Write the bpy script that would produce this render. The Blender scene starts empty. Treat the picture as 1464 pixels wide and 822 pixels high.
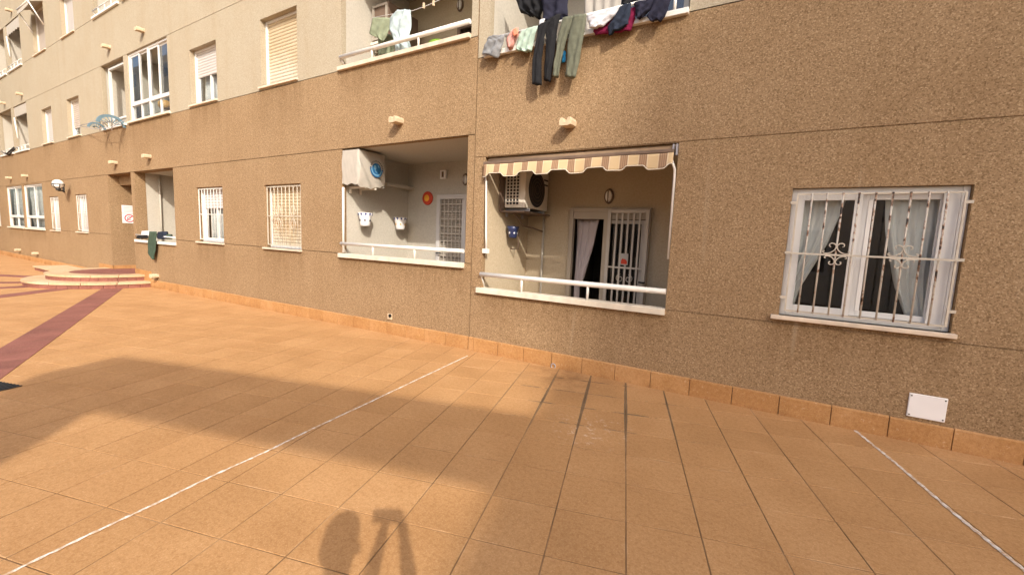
import bpy, math, random
from mathutils import Vector, Matrix
random.seed(7)
S = bpy.context.scene
COL = S.collection
R_ = math.radians

# ------------------------------------------------------------------ camera
W0, H0, F0 = 1464, 822, 602.93
CAM = Vector((0, -4.7, 1.556))
yaw, pitch, roll = R_(-30.5266), R_(6.46006), R_(-2.431)
fwd = Vector((math.sin(yaw)*math.cos(pitch), math.cos(yaw)*math.cos(pitch), -math.sin(pitch)))
rgt0 = Vector((math.cos(yaw), -math.sin(yaw), 0))
dwn0 = fwd.cross(rgt0)
rgt = math.cos(roll)*rgt0 + math.sin(roll)*dwn0
dwn = -math.sin(roll)*rgt0 + math.cos(roll)*dwn0
cam = bpy.data.objects.new('camera', bpy.data.cameras.new('camera')); COL.objects.link(cam)
m = Matrix((rgt, -dwn, -fwd)).transposed().to_4x4(); m.translation = CAM
cam.matrix_world = m
cam.data.sensor_width = 36; cam.data.lens = 36*F0/W0
cam.data.clip_start = 0.02; cam.data.clip_end = 2000
S.camera = cam
def ray(u, v): return rgt*((u-732)/F0) + dwn*((v-411)/F0) + fwd
def P(u, v, y=0.0):                 # point of the plane Y = y behind a photo pixel
    d = ray(u, v); return CAM + d*((y-CAM.y)/d.y)
def G(u, v, h=0.0):                 # point of the ground plane
    d = ray(u, v); return CAM + d*((h-CAM.z)/d.z)

# ------------------------------------------------------------------ light
SUN = Vector((1.677, -1.582, 1.556)).normalized()      # towards the sun
wd = bpy.data.worlds.new('World'); S.world = wd; wd.use_nodes = True
nt = wd.node_tree; nt.nodes.clear()
sky = nt.nodes.new('ShaderNodeTexSky'); sky.sky_type = 'NISHITA'; sky.sun_disc = False
sky.sun_elevation = math.asin(SUN.z); sky.sun_rotation = math.atan2(SUN.x, SUN.y)
sky.air_density = 1.0; sky.dust_density = 4.0; sky.ozone_density = 0.6
bg = nt.nodes.new('ShaderNodeBackground'); bg.inputs['Strength'].default_value = 0.15
wo = nt.nodes.new('ShaderNodeOutputWorld')
nt.links.new(sky.outputs[0], bg.inputs[0]); nt.links.new(bg.outputs[0], wo.inputs[0])
sl = bpy.data.lights.new('sun', 'SUN'); sl.energy = 2.2; sl.angle = R_(0.6); sl.color = (1.0, 0.93, 0.82)
so = bpy.data.objects.new('sun', sl); COL.objects.link(so)
so.location = (20, -20, 25); so.rotation_euler = SUN.to_track_quat('Z', 'Y').to_euler()
S.view_settings.view_transform = 'Standard'; S.view_settings.look = 'None'
S.view_settings.exposure = 0.97; S.view_settings.gamma = 1.0
S.view_settings.use_curve_mapping = False
S.cycles.max_bounces = 8; S.cycles.transparent_max_bounces = 16

# ------------------------------------------------------------------ materials
MATS = {}
def srgb(r, g, b):
    f = lambda c: (c/255/12.92 if c/255 <= .04045 else ((c/255+.055)/1.055)**2.4)
    return (f(r), f(g), f(b), 1)
class NT:
    def __init__(s, name):
        s.m = bpy.data.materials.new(name); s.m.use_nodes = True; s.t = s.m.node_tree
        s.b = s.t.nodes['Principled BSDF']; MATS[name] = s.m
        s.geo = s.t.nodes.new('ShaderNodeNewGeometry'); s.pos = s.geo.outputs['Position']
    def n(s, typ, **kw):
        nd = s.t.nodes.new(typ)
        for k, v in kw.items():
            if k.startswith('i_'):
                key = k[2:]; key = int(key) if key.isdigit() else key.replace('_', ' ')
                if hasattr(v, 'is_output'): s.t.links.new(v, nd.inputs[key])
                else: nd.inputs[key].default_value = v
            else: setattr(nd, k, v)
        return nd
    def mapping(s, scale, src=None, rot=(0,0,0)):
        nd = s.n('ShaderNodeMapping'); s.t.links.new(src or s.pos, nd.inputs[0])
        nd.inputs['Scale'].default_value = scale; nd.inputs['Rotation'].default_value = rot
        return nd.outputs[0]
    def noise(s, scale, detail=3, rough=.55, vec=None):
        nd = s.n('ShaderNodeTexNoise', i_Scale=scale, i_Detail=detail, i_Roughness=rough)
        s.t.links.new(vec or s.pos, nd.inputs['Vector']); return nd.outputs['Fac']
    def ramp(s, fac, stops):
        nd = s.n('ShaderNodeValToRGB', i_Fac=fac); el = nd.color_ramp.elements
        while len(el) < len(stops): el.new(.5)
        for e, (p, c) in zip(el, stops):
            e.position = p; e.color = c if len(c) == 4 else (*c, 1)
        return nd.outputs['Color']
    def rfac(s, fac, a, b, lo=0.0, hi=1.0):
        nd = s.n('ShaderNodeMapRange', i_Value=fac); nd.clamp = True
        for k, v in zip(('From Min', 'From Max', 'To Min', 'To Max'), (a, b, lo, hi)): nd.inputs[k].default_value = v
        return nd.outputs[0]
    def mix(s, fac, a, b, mode='MIX'):
        nd = s.n('ShaderNodeMix', data_type='RGBA', blend_type=mode)
        for k, v in ((0, fac), (6, a), (7, b)):
            if hasattr(v, 'is_output'): s.t.links.new(v, nd.inputs[k])
            else: nd.inputs[k].default_value = v
        return nd.outputs[2]
    def math(s, op, a, b=0.0):
        nd = s.n('ShaderNodeMath', operation=op)
        for k, v in ((0, a), (1, b)):
            if hasattr(v, 'is_output'): s.t.links.new(v, nd.inputs[k])
            else: nd.inputs[k].default_value = v
        return nd.outputs[0]
    def base(s, c, rough=.8, spec=.3):
        if hasattr(c, 'is_output'): s.t.links.new(c, s.b.inputs['Base Color'])
        else: s.b.inputs['Base Color'].default_value = c
        s.b.inputs['Roughness'].default_value = rough; s.b.inputs['Specular IOR Level'].default_value = spec
    def bump(s, h, strength=.3, dist=.01):
        nd = s.n('ShaderNodeBump', i_Height=h, i_Strength=strength, i_Distance=dist)
        s.t.links.new(nd.outputs[0], s.b.inputs['Normal'])
    def sep(s):
        nd = s.n('ShaderNodeSeparateXYZ'); s.t.links.new(s.pos, nd.inputs[0]); return nd.outputs

def grey(v): return (v, v, v, 1)
def simple(name, c, rough=.6, var=.12, scale=6, spec=.3, metal=0, bump=0):
    k = NT(name); f = k.noise(scale, 4)
    c = tuple(c[:3])
    k.base(k.ramp(f, [(.3, tuple(x*(1-var) for x in c)), (.7, tuple(min(1, x*(1+var)) for x in c))]), rough, spec)
    k.b.inputs['Metallic'].default_value = metal
    if bump: k.bump(k.noise(scale*12, 3), bump, .004)
    return k.m

# washed aggregate render
def pebble(name, dark, mid, light, grain, strk, stain_c):
    k = NT(name)
    v = k.n('ShaderNodeTexVoronoi', i_Scale=grain); k.t.links.new(k.pos, v.inputs['Vector'])
    cell = k.n('ShaderNodeSeparateColor'); k.t.links.new(v.outputs['Color'], cell.inputs[0])
    f1 = k.noise(grain*.55, 4, .65)
    f = k.math('ADD', k.math('MULTIPLY', cell.outputs[0], .45), k.math('MULTIPLY', f1, .55))
    col = k.ramp(f, [(.26, dark), (.47, mid), (.62, mid), (.78, light)])
    big = k.noise(.9, 5, .6)
    col = k.mix(k.rfac(big, .35, .7, 0, .35), col, k.mix(1.0, col, stain_c, 'MULTIPLY'))
    st = k.noise(1.0, 4, .6, k.mapping((2.6, 2.6, .22)))
    col = k.mix(k.rfac(st, .5, .72, 0, strk), col, k.mix(1.0, col, stain_c, 'MULTIPLY'))
    st2 = k.noise(1.0, 3, .5, k.mapping((7, 7, .5)))
    col = k.mix(k.rfac(st2, .64, .78, 0, .10), col, (light[0], light[1], light[2], 1))
    k.base(col, .92, .15)
    k.bump(f, .5, .005)
    return k
kb = pebble('pebble_brown', (.190, .122, .065), (.322, .216, .122), (.485, .350, .217), 105, .22, (.72, .66, .58, 1))
pebble('pebble_beige', (.325, .275, .20), (.405, .35, .262), (.495, .435, .34), 105, .3, (.88, .81, .72, 1))
# damp, dirty foot of the brown wall and rain marks below the sills
k = kb
col = k.b.inputs['Base Color'].links[0].from_socket
X, Y, Z = k.sep()
low = k.math('ADD', k.rfac(Z, .05, .38, .9, 0), k.math('MULTIPLY', k.noise(2.2, 5, .65), 1.0))
col = k.mix(k.rfac(low, 1.0, 1.7, 0, .5), col, k.mix(1.0, col, (.62, .60, .58, 1), 'MULTIPLY'))
streak = k.noise(1.0, 4, .65, k.mapping((9, 9, .45))); blot = k.noise(2.4, 4, .6)
mask = None
for x0, x1, zt, ln in ((-8.55, -7.2, 4.17, .95), (-11.35, -10.0, 4.17, .7), (-14.8, -12.2, 4.16, .8), (-16.6, -14.8, 4.15, .8), (-19.7, -18.4, 4.17, .6), (-22.4, -21.1, 4.17, .6), (-6.2, -3.5, 4.13, .6), (-8.5, -7.2, 1.17, .7), (-11.3, -10.0, 1.17, .6), (-28.2, -22.9, 1.16, .5), (.1, 1.4, .91, .5), (-3.3, -.8, .82, .45), (-6.2, -3.5, 1.13, .5), (-3.35, -.8, 3.86, .55)):
    inx = k.math('MULTIPLY', k.rfac(X, x0-.08, x0+.08), k.rfac(X, x1-.08, x1+.08, 1, 0))
    inz = k.math('MULTIPLY', k.rfac(Z, zt-ln, zt, 0, 1), k.math('LESS_THAN', Z, zt+.01))
    b_ = k.math('MULTIPLY', inx, inz); mask = b_ if mask is None else k.math('MAXIMUM', mask, b_)
st_ = k.math('MULTIPLY', mask, k.rfac(k.math('ADD', streak, k.math('MULTIPLY', blot, .5)), .55, .95, .15, 1))
col = k.mix(k.math('MULTIPLY', st_, .62), col, k.mix(1.0, col, (.56, .50, .44, 1), 'MULTIPLY'))
# pale lime runs here and there
run = k.noise(1.0, 3, .6, k.mapping((5, 5, .3)))
col = k.mix(k.math('MULTIPLY', k.rfac(run, .66, .76, 0, .35), k.rfac(Z, 2.6, 4.0, 1, .2)), col, (.46, .37, .26, 1))
k.base(col, .92, .15)

k = NT('plaster_white'); f = k.noise(40, 4, .6)
col = k.ramp(f, [(.3, (.44, .41, .355)), (.7, (.54, .505, .44))])
col = k.mix(k.rfac(k.noise(1.3, 4), .45, .7, 0, .35), col, (.46, .40, .32, 1))
k.base(col, .9, .2); k.bump(k.noise(120, 3), .35, .004)
k = NT('plaster_tan'); f = k.noise(40, 4, .6)
col = k.ramp(f, [(.3, (.43, .345, .235)), (.7, (.53, .44, .315))])
col = k.mix(k.rfac(k.noise(1.3, 4), .45, .7, 0, .35), col, (.38, .30, .20, 1))
k.base(col, .9, .2); k.bump(k.noise(120, 3), .35, .004)

# ground tiles
PIT = .396
ANG = R_(15.8)
UV = (Vector((math.cos(ANG), math.sin(ANG), 0)), Vector((-math.sin(ANG), math.cos(ANG), 0)))
T0 = Vector((-1.563, -3.132, 0))
def tile_mat(name, a, b, c, dirt):
    k = NT(name)
    info = k.n('ShaderNodeObjectInfo')
    f = k.math('ADD', k.math('MULTIPLY', k.noise(2.1, 4), .8), k.math('MULTIPLY', info.outputs['Random'], .2))
    col = k.ramp(f, [(.3, a), (.5, b), (.7, c)])
    fine = k.noise(75, 4, .7)
    col = k.mix(k.rfac(fine, .42, .66, 0, .55), col, k.mix(1.0, col, (.70, .62, .52, 1), 'MULTIPLY'))
    col = k.mix(k.rfac(k.noise(140, 2), .58, .72, 0, .5), col, k.mix(.5, col, (.9, .68, .42, 1)))
    med = k.noise(34, 3, .6)
    col = k.mix(k.rfac(med, .44, .62, 0, .5), col, k.mix(1.0, col, (.80, .74, .66, 1), 'MULTIPLY'))
    smear = k.noise(.8, 5, .65)
    col = k.mix(k.rfac(smear, .5, .75, 0, .4), col, k.mix(1.0, col, (.78, .70, .62, 1), 'MULTIPLY'))
    if name == 'skirt_tile':
        X, Y, Z = k.sep()
        d_ = k.math('MULTIPLY', k.rfac(Z, -.09, .06, 1, .12), k.rfac(k.noise(5, 5, .7), .42, .66, 0, .75))
        col = k.mix(d_, col, k.mix(1.0, col, (.50, .44, .38, 1), 'MULTIPLY'))
        col = k.mix(k.rfac(k.noise(30, 3, .7), .64, .72, 0, .5), col, (.62, .46, .30, 1))
    if dirt:
        sub = k.n('ShaderNodeVectorMath', operation='SUBTRACT'); k.t.links.new(k.pos, sub.inputs[0]); sub.inputs[1].default_value = T0
        def dot(v):
            nd = k.n('ShaderNodeVectorMath', operation='DOT_PRODUCT'); k.t.links.new(sub.outputs[0], nd.inputs[0]); nd.inputs[1].default_value = v
            return nd.outputs['Value']
        def edge(v):     # distance to the nearest joint, metres
            fr = k.math('FRACT', k.math('ADD', k.math('DIVIDE', dot(v), PIT), 40.0))
            d = k.math('SUBTRACT', .5, k.math('ABSOLUTE', k.math('SUBTRACT', fr, .5)))
            return k.math('MULTIPLY', d, PIT)
        eu, ev = edge(UV[0]), edge(UV[1])
        X, Y, Z = k.sep()
        wear = k.noise(3.0, 5, .7)
        def zone(cx, cy, r0, r1):
            dx = k.math('SUBTRACT', X, cx); dy = k.math('SUBTRACT', Y, cy)
            d = k.math('SQRT', k.math('ADD', k.math('MULTIPLY', dx, dx), k.math('MULTIPLY', dy, dy)))
            return k.rfac(d, r0, r1, 1, 0)
        z1 = zone(-1.3, -.75, .3, 1.15)
        wid = k.math('ADD', .0042, k.math('MULTIPLY', k.math('MULTIPLY', z1, wear), .022))
        near_u = k.math('LESS_THAN', eu, wid)
        near_v = k.math('LESS_THAN', ev, k.math('MULTIPLY', wid, k.rfac(wear, .46, .60, .25, .85)))
        d = k.math('MULTIPLY', k.math('MAXIMUM', near_u, near_v), k.rfac(z1, 0, .6, .34, .8))
        col = k.mix(d, col, (.115, .09, .06, 1))
        z2 = k.math('MULTIPLY', zone(-1.85, -.25, .1, .75), k.rfac(k.noise(5, 5, .7), .35, .65, 0, .75))
        col = k.mix(z2, col, k.mix(1.0, col, (.45, .42, .40, 1), 'MULTIPLY'))
        # pale spilt spots
        sp = k.math('MULTIPLY', zone(-1.12, -1.42, .12, .42), k.rfac(k.noise(16, 5, .75), .56, .66, 0, .7))
        col = k.mix(sp, col, (.75, .62, .5, 1))
        spots = k.n('ShaderNodeTexVoronoi', i_Scale=1.1); k.t.links.new(k.pos, spots.inputs['Vector'])
        col = k.mix(k.rfac(spots.outputs['Distance'], .014, .022, .85, 0), col, (.03, .022, .015, 1))
        joint = k.math('LESS_THAN', k.math('MINIMUM', eu, ev), .009)  # lit chamfer edges painted as pale lines along the joints
        col = k.mix(k.math('MULTIPLY', joint, k.rfac(k.noise(4, 4), .54, .68, 0, .25)), col, (.66, .45, .27, 1))
    k.base(col, .75, .25)
    k.bump(k.math('ADD', fine, k.math('MULTIPLY', k.noise(28, 3), .6)), .35, .004)
    return k.m
tile_mat('tile', (.44, .240, .100), (.487, .270, .115), (.532, .303, .136), True)
tile_mat('skirt_tile', (.42, .215, .082), (.475, .255, .102), (.53, .30, .135), False)
tile_mat('red_tile', (.20, .078, .062), (.255, .098, .078), (.31, .125, .10), False)
tile_mat('nosing', (.52, .37, .22), (.60, .44, .28), (.66, .51, .35), False)
k = NT('grout'); k.base(k.ramp(k.noise(1.7, 5, .7), [(.36, (.13, .078, .04)), (.50, (.25, .145, .07)), (.68, (.40, .25, .13))]), .95, .1)
k = NT('white_line')
f = k.noise(22, 5, .7)
k.base(k.mix(k.rfac(f, .42, .60, 0, 1), (.52, .36, .23, 1), (.76, .71, .64, 1)), .8, .2)

simple('alu_white', (.70, .69, .67), .35, .05, 3, .5)
simple('rail_white', (.76, .735, .69), .3, .05, 3, .5)
simple('stone_sill', (.66, .54, .42), .7, .15, 7)
simple('stone_sill_pale', (.68, .61, .50), .65, .12, 7)
simple('spout_clay', (.56, .43, .29), .8, .15, 12)
simple('shutter_white', (.56, .535, .52), .55, .04, 3)
k = NT('shutter_cream'); X, Y, Z = k.sep()
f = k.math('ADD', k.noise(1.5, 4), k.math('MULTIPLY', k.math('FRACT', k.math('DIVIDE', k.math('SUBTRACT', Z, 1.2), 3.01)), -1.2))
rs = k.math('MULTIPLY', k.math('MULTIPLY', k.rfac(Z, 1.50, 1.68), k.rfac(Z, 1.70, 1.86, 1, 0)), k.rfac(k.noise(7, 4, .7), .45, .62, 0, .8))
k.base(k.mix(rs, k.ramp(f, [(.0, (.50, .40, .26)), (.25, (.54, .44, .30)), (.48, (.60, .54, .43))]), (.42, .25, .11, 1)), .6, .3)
simple('shutter_beige', (.50, .44, .385), .6, .06, 3)
k = NT('rusty_iron')
f = k.noise(9, 6, .75); X, Y, Z = k.sep()
g = k.math('ADD', f, k.math('ADD', k.rfac(X, .3, 1.3, 0, .05), k.rfac(Z, 1.2, 2.1, -.04, .03)))
k.base(k.ramp(g, [(.525, (.54, .49, .42)), (.575, (.30, .16, .09)), (.615, (.04, .028, .022))]), .6, .3)
simple('iron_cream', (.54, .48, .395), .5, .12, 9)
simple('dark_iron', (.03, .028, .027), .5, .2, 9)
simple('shutter_grey', (.36, .32, .27), .7, .1, 4)
simple('pot_blue', (.025, .035, .10), .3, .2, 6, .5)
simple('door_tan', (.40, .335, .26), .5, .06, 4)
simple('door_grey', (.48, .43, .37), .45, .06, 4)
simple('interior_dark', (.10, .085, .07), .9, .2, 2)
simple('black_gap', (.012, .011, .010), .9, .1, 2)
simple('rubber', (.02, .02, .02), .6, .1, 5)
simple('curtain_grey', (.40, .37, .335), .9, .06, 3)
simple('curtain_mauve', (.50, .43, .42), .9, .08, 3)
simple('curtain_white', (.80, .78, .75), .9, .05, 3)
simple('ac_cream', (.72, .66, .56), .5, .05, 3)
simple('ac_dark', (.035, .03, .03), .6, .2, 3)
simple('bracket_brown', (.16, .11, .08), .6, .2, 5)
simple('cover_cloth', (.43, .395, .345), .9, .06, 8, bump=.3)
simple('ceramic', (.82, .80, .80), .2, .04, 5, .6)
simple('ceramic_blue', (.05, .07, .22), .2, .2, 5, .6)
simple('ochre', (.65, .38, .10), .4, .1, 5)
simple('soil', (.06, .04, .025), .9, .2, 20)
simple('disc_red', (.55, .055, .025), .4, .1, 5)
simple('disc_yellow', (.80, .38, .04), .4, .1, 5)
simple('emblem_blue', (.02, .12, .28), .8, .1, 5)
simple('emblem_light', (.16, .34, .50), .8, .1, 5)
simple('ink', (.05, .05, .07), .7, .1, 5)
simple('sign_white', (.82, .80, .80), .4, .03, 5)
simple('sign_red', (.55, .03, .06), .4, .05, 5)
simple('sign_grey', (.35, .34, .36), .5, .05, 5)
simple('plaque_blue', (.02, .022, .05), .4, .1, 5)
simple('lamp_globe', (.88, .87, .84), .25, .03, 5, .5)
simple('plastic_blue', (.14, .22, .27), .45, .1, 5)
simple('lime', (.16, .30, .03), .5, .1, 5)
simple('peg_wood', (.62, .48, .33), .7, .1, 9)
simple('opposite_render', (.74, .66, .54), .9, .1, 4)
simple('opposite_glass', (.05, .06, .07), .1, .1, 4, .6)
simple('skin', (.45, .26, .18), .6, .05, 10)
simple('hair', (.025, .018, .012), .7, .2, 40)
simple('shirt_blue', (.07, .10, .18), .9, .1, 9)
simple('trouser_dark', (.05, .05, .06), .9, .1, 9)
simple('shoe', (.12, .12, .12), .6, .1, 9)
for nm, c in dict(c_grey=(.22, .225, .235), c_pink=(.60, .30, .26), c_coral=(.75, .28, .18), c_mint=(.36, .46, .39), c_black=(.018, .018, .02),
                  c_khaki=(.125, .13, .095), c_navy=(.022, .028, .045), c_white=(.60, .60, .64), c_maroon=(.16, .012, .045),
                  c_olive=(.24, .27, .18), c_paleblue=(.42, .50, .51), c_green=(.055, .085, .06), c_deepnavy=(.022, .022, .038), c_blue=(.03, .25, .55), c_darkgreen=(.05, .075, .055)).items():
    simple(nm, c, .95, .14, 14, .15)
    kx = NT.__new__(NT); kx.m = MATS[nm]; kx.t = kx.m.node_tree; kx.b = kx.t.nodes['Principled BSDF']; kx.pos = kx.t.nodes['Geometry'].outputs['Position']
    kx.bump(kx.math('ADD', kx.noise(16, 4, .6), kx.math('MULTIPLY', kx.noise(160, 2), .15)), .4, .02)
k = NT('awning'); tc = k.n('ShaderNodeTexCoord'); sp = k.n('ShaderNodeSeparateXYZ'); k.t.links.new(tc.outputs['Object'], sp.inputs[0])
ax = k.math('ADD', sp.outputs[0], 10.05)
fr = k.math('FRACT', k.math('DIVIDE', ax, .205))
band = k.math('LESS_THAN', fr, .42)
thin = k.math('LESS_THAN', k.math('FRACT', k.math('DIVIDE', ax, .0205)), .42)
edge_l = k.math('MAXIMUM', k.math('LESS_THAN', k.math('ABSOLUTE', k.math('SUBTRACT', fr, .44)), .025), k.math('GREATER_THAN', fr, .975))
beige = k.mix(k.noise(6, 3), (.54, .395, .225, 1), (.60, .445, .265, 1))
brown = k.mix(k.math('MULTIPLY', thin, .55), (.27, .165, .10, 1), (.42, .285, .18, 1))
col = k.mix(band, beige, brown)
col = k.mix(edge_l, col, (.62, .50, .34, 1))
k.base(col, .9, .15)
simple('awning_bar', (.26, .175, .11), .8, .12, 6)
k = NT('awning_trim'); k.base((.62, .56, .45, 1), .8, .2)
# window glass
def glass(name, tint, boost):
    k = NT(name)
    gl = k.n('ShaderNodeBsdfGlossy', i_Roughness=.02, i_Color=(.9, .92, .95, 1)); tr = k.n('ShaderNodeBsdfTransparent', i_Color=tint)
    d = k.n('ShaderNodeVectorMath', operation='DOT_PRODUCT'); k.t.links.new(k.geo.outputs['Incoming'], d.inputs[0]); k.t.links.new(k.geo.outputs['Normal'], d.inputs[1])
    c = k.math('SUBTRACT', 1.0, k.math('ABSOLUTE', d.outputs['Value']))
    f = k.math('ADD', .045*boost, k.math('MULTIPLY', k.math('POWER', c, 5.0), .9))
    mx = k.n('ShaderNodeMixShader'); k.t.links.new(f, mx.inputs[0]); k.t.links.new(tr.outputs[0], mx.inputs[1]); k.t.links.new(gl.outputs[0], mx.inputs[2])
    k.t.links.new(mx.outputs[0], k.t.nodes['Material Output'].inputs[0])
glass('glass', (.88, .90, .90, 1), 1.6)
# ------------------------------------------------------------------ mesh builder
def wloc(o):
    v = Vector((0, 0, 0))
    while o: v += o.location; o = o.parent
    return v
class MB:
    def __init__(s): s.v = []; s.f = []; s.sm = []
    def face(s, pts, smooth=False):
        i = len(s.v); s.v += [Vector(p) for p in pts]; s.f.append(tuple(range(i, i+len(pts)))); s.sm.append(smooth); return s
    def box(s, x0, x1, y0, y1, z0, z1):
        i = len(s.v)
        s.v += [Vector((x, y, z)) for z in (z0, z1) for y in (y0, y1) for x in (x0, x1)]
        for q in ((0,2,3,1), (4,5,7,6), (0,1,5,4), (2,6,7,3), (0,4,6,2), (1,3,7,5)):
            s.f.append(tuple(i+a for a in q)); s.sm.append(False)
        return s
    def grid(s, pts, smooth=True, closed=False):          # rows of points
        i = len(s.v); r, c = len(pts), len(pts[0])
        for row in pts: s.v += [Vector(p) for p in row]
        for a in range(r-1):
            for b in range(c if closed else c-1):
                b2 = (b+1) % c
                s.f.append((i+a*c+b, i+a*c+b2, i+(a+1)*c+b2, i+(a+1)*c+b)); s.sm.append(smooth)
        return s
    def tube(s, pts, r, n=8, cap=True):
        pts = [Vector(p) for p in pts]; rows = []
        rr = r if isinstance(r, (list, tuple)) else [r]*len(pts)
        up = None
        for k, p in enumerate(pts):
            d = (pts[min(k+1, len(pts)-1)] - pts[max(k-1, 0)]).normalized()
            if up is None:
                up = Vector((0, 0, 1)) if abs(d.z) < .9 else Vector((1, 0, 0))
            a = d.cross(up).normalized(); up = a.cross(d).normalized(); b = up
            rows.append([p + a*(math.cos(t)*rr[k]) + b*(math.sin(t)*rr[k]) for t in (2*math.pi*q/n for q in range(n))])
        s.grid(rows, True, True)
        if cap:
            s.face(rows[0][::-1]); s.face(rows[-1])
        return s
    def lathe(s, c, prof, n=16, axis='z'):                # prof: (radius, height)
        c = Vector(c); rows = []
        for r, h in prof:
            row = []
            for q in range(n):
                t = 2*math.pi*q/n
                o = {'z': (r*math.cos(t), r*math.sin(t), h), 'y': (r*math.cos(t), h, r*math.sin(t)), 'x': (h, r*math.cos(t), r*math.sin(t))}[axis]
                row.append(c + Vector(o))
            rows.append(row)
        return s.grid(rows, True, True)
    def prism(s, poly, d):                                # polygon (3-D) extruded by d
        d = Vector(d); a = [Vector(p) for p in poly]; b = [p+d for p in a]
        s.face(a); s.face(b[::-1])
        for k in range(len(a)):
            j = (k+1) % len(a); s.face([a[j], a[k], b[k], b[j]])
        return s
    def build(s, name, mat, parent=None, bevel=0, origin=None):
        pl = wloc(parent) if parent else Vector((0, 0, 0))
        if origin is None:
            if parent: origin = pl
            else:
                xs = [v.x for v in s.v]; ys = [v.y for v in s.v]; zs = [v.z for v in s.v]
                origin = Vector(((min(xs)+max(xs))/2, (min(ys)+max(ys))/2, min(zs)))
        origin = Vector(origin)
        me = bpy.data.meshes.new(name)
        me.from_pydata([tuple(v-origin) for v in s.v], [], s.f); me.update()
        me.polygons.foreach_set('use_smooth', s.sm)
        me.materials.append(MATS[mat])
        import bmesh
        bm = bmesh.new(); bm.from_mesh(me)
        bmesh.ops.remove_doubles(bm, verts=bm.verts, dist=1e-5)
        bmesh.ops.recalc_face_normals(bm, faces=bm.faces)
        bm.to_mesh(me); bm.free()
        o = bpy.data.objects.new(name, me); COL.objects.link(o)
        o.location = origin - pl
        if parent: o.parent = parent
        if bevel:
            b = o.modifiers.new('bevel', 'BEVEL'); b.width = bevel; b.segments = 2; b.limit_method = 'ANGLE'
        return o
def tag(o, label=None, cat=None, group=None, kind=None):
    for k, v in (('label', label), ('category', cat), ('group', group), ('kind', kind)):
        if v: o[k] = v
    return o
def empty(name, loc, label=None, cat=None, group=None, parent=None):
    o = bpy.data.objects.new(name, None); COL.objects.link(o); o.location = loc; o.empty_display_size = .1
    if parent: o.parent = parent; o.location = Vector(loc) - wloc(parent)
    return tag(o, label, cat, group)
def copy_tree(o, parent=None):
    c = o.copy(); COL.objects.link(c); c.parent = parent
    for ch in list(o.children): copy_tree(ch, c)
    return c

# ------------------------------------------------------------------ ground
def gz(x):
    t = min(1, max(0, (-3.4-x)/10.4)); return -.10*t
base = MB()
xs = [-120, -40, -30, -20, -13.8, -10, -6, -3.4, 0, 3, 40, 120]; ys = [-120, -30, -9, -6, -3, 0, 30, 120]
base.grid([[(x, y, gz(x)-.0034) for x in xs] for y in ys], False)
ground = tag(base.build('courtyard_ground', 'grout', origin=(0, 0, 0)), kind='structure')
paving = empty('courtyard_paving', (0, 0, 0)); tag(paving, kind='structure')
gap = .0034
h = PIT/2-gap
def tile_mb(k, z0=-.02):
    # top inset by a small chamfer
    m = MB(); c = .0018
    top = [(-h+c, -h+c, 0), (h-c, -h+c, 0), (h-c, h-c, 0), (-h+c, h-c, 0)]
    mid = [(-h, -h, -c), (h, -h, -c), (h, h, -c), (-h, h, -c)]
    low = [(-h, -h, z0), (h, -h, z0), (h, h, z0), (-h, h, z0)]
    m.face(top)
    for a, b in ((top, mid), (mid, low)):
        for q in range(4):
            r = (q+1) % 4; m.face([a[q], b[q], b[r], a[r]])
    return m
tproto = tile_mb(0).build('tile', 'tile', paving, origin=(0, 0, 0))
STEP_C = Vector((-15.68, -.05, 0))
def blocked(c):
    if c.y > .35: return True
    if c.x < -13 and (c-STEP_C).length < 1.45: return True
    return False
cells = []
for i in range(-110, 60):
    for j in range(-40, 40):
        c = T0 + UV[0]*((i+.5)*PIT) + UV[1]*((j+.5)*PIT)
        if c.x < -36 or c.x > 6 or c.y < -8.5 or blocked(c): continue
        d = c - CAM; z = d.dot(fwd); vis = 0
        if z > .3:
            u = 732+F0*d.dot(rgt)/z; v = 411+F0*d.dot(dwn)/z
            if -20 < u < 1484 and v < 845 and c.y < .12: vis = abs(d.z)/z**3
        cells.append((vis, i, j, c))
cells.sort(key=lambda q: -q[0])
rest = MB()
for k, (vis, i, j, c) in enumerate(cells):
    z = gz(c.x) + random.uniform(-.0008, .0008)
    tl = (random.gauss(0, .0005), random.gauss(0, .0005) - (.0096 if -13.8 < c.x < -3.4 else 0), ANG + random.gauss(0, .0016))
    if k < 300:
        o = tproto if k == 0 else tproto.copy()
        if k: COL.objects.link(o); o.parent = paving
        o.location = (c.x, c.y, z); o.rotation_euler = tl
    else:
        mt = Matrix.Translation((c.x, c.y, z)) @ Matrix.Rotation(tl[2], 4, 'Z')
        b0 = len(rest.v); mm = tile_mb(0)
        for v in mm.v:
            w = mt @ v; w.z = v.z + gz(w.x) + (z-gz(c.x)); rest.v.append(w)
        rest.f += [tuple(b0+a for a in f) for f in mm.f]; rest.sm += mm.sm
tag(rest.build('tile', 'tile', paving, origin=(0, 0, 0)), kind='stuff')

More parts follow.
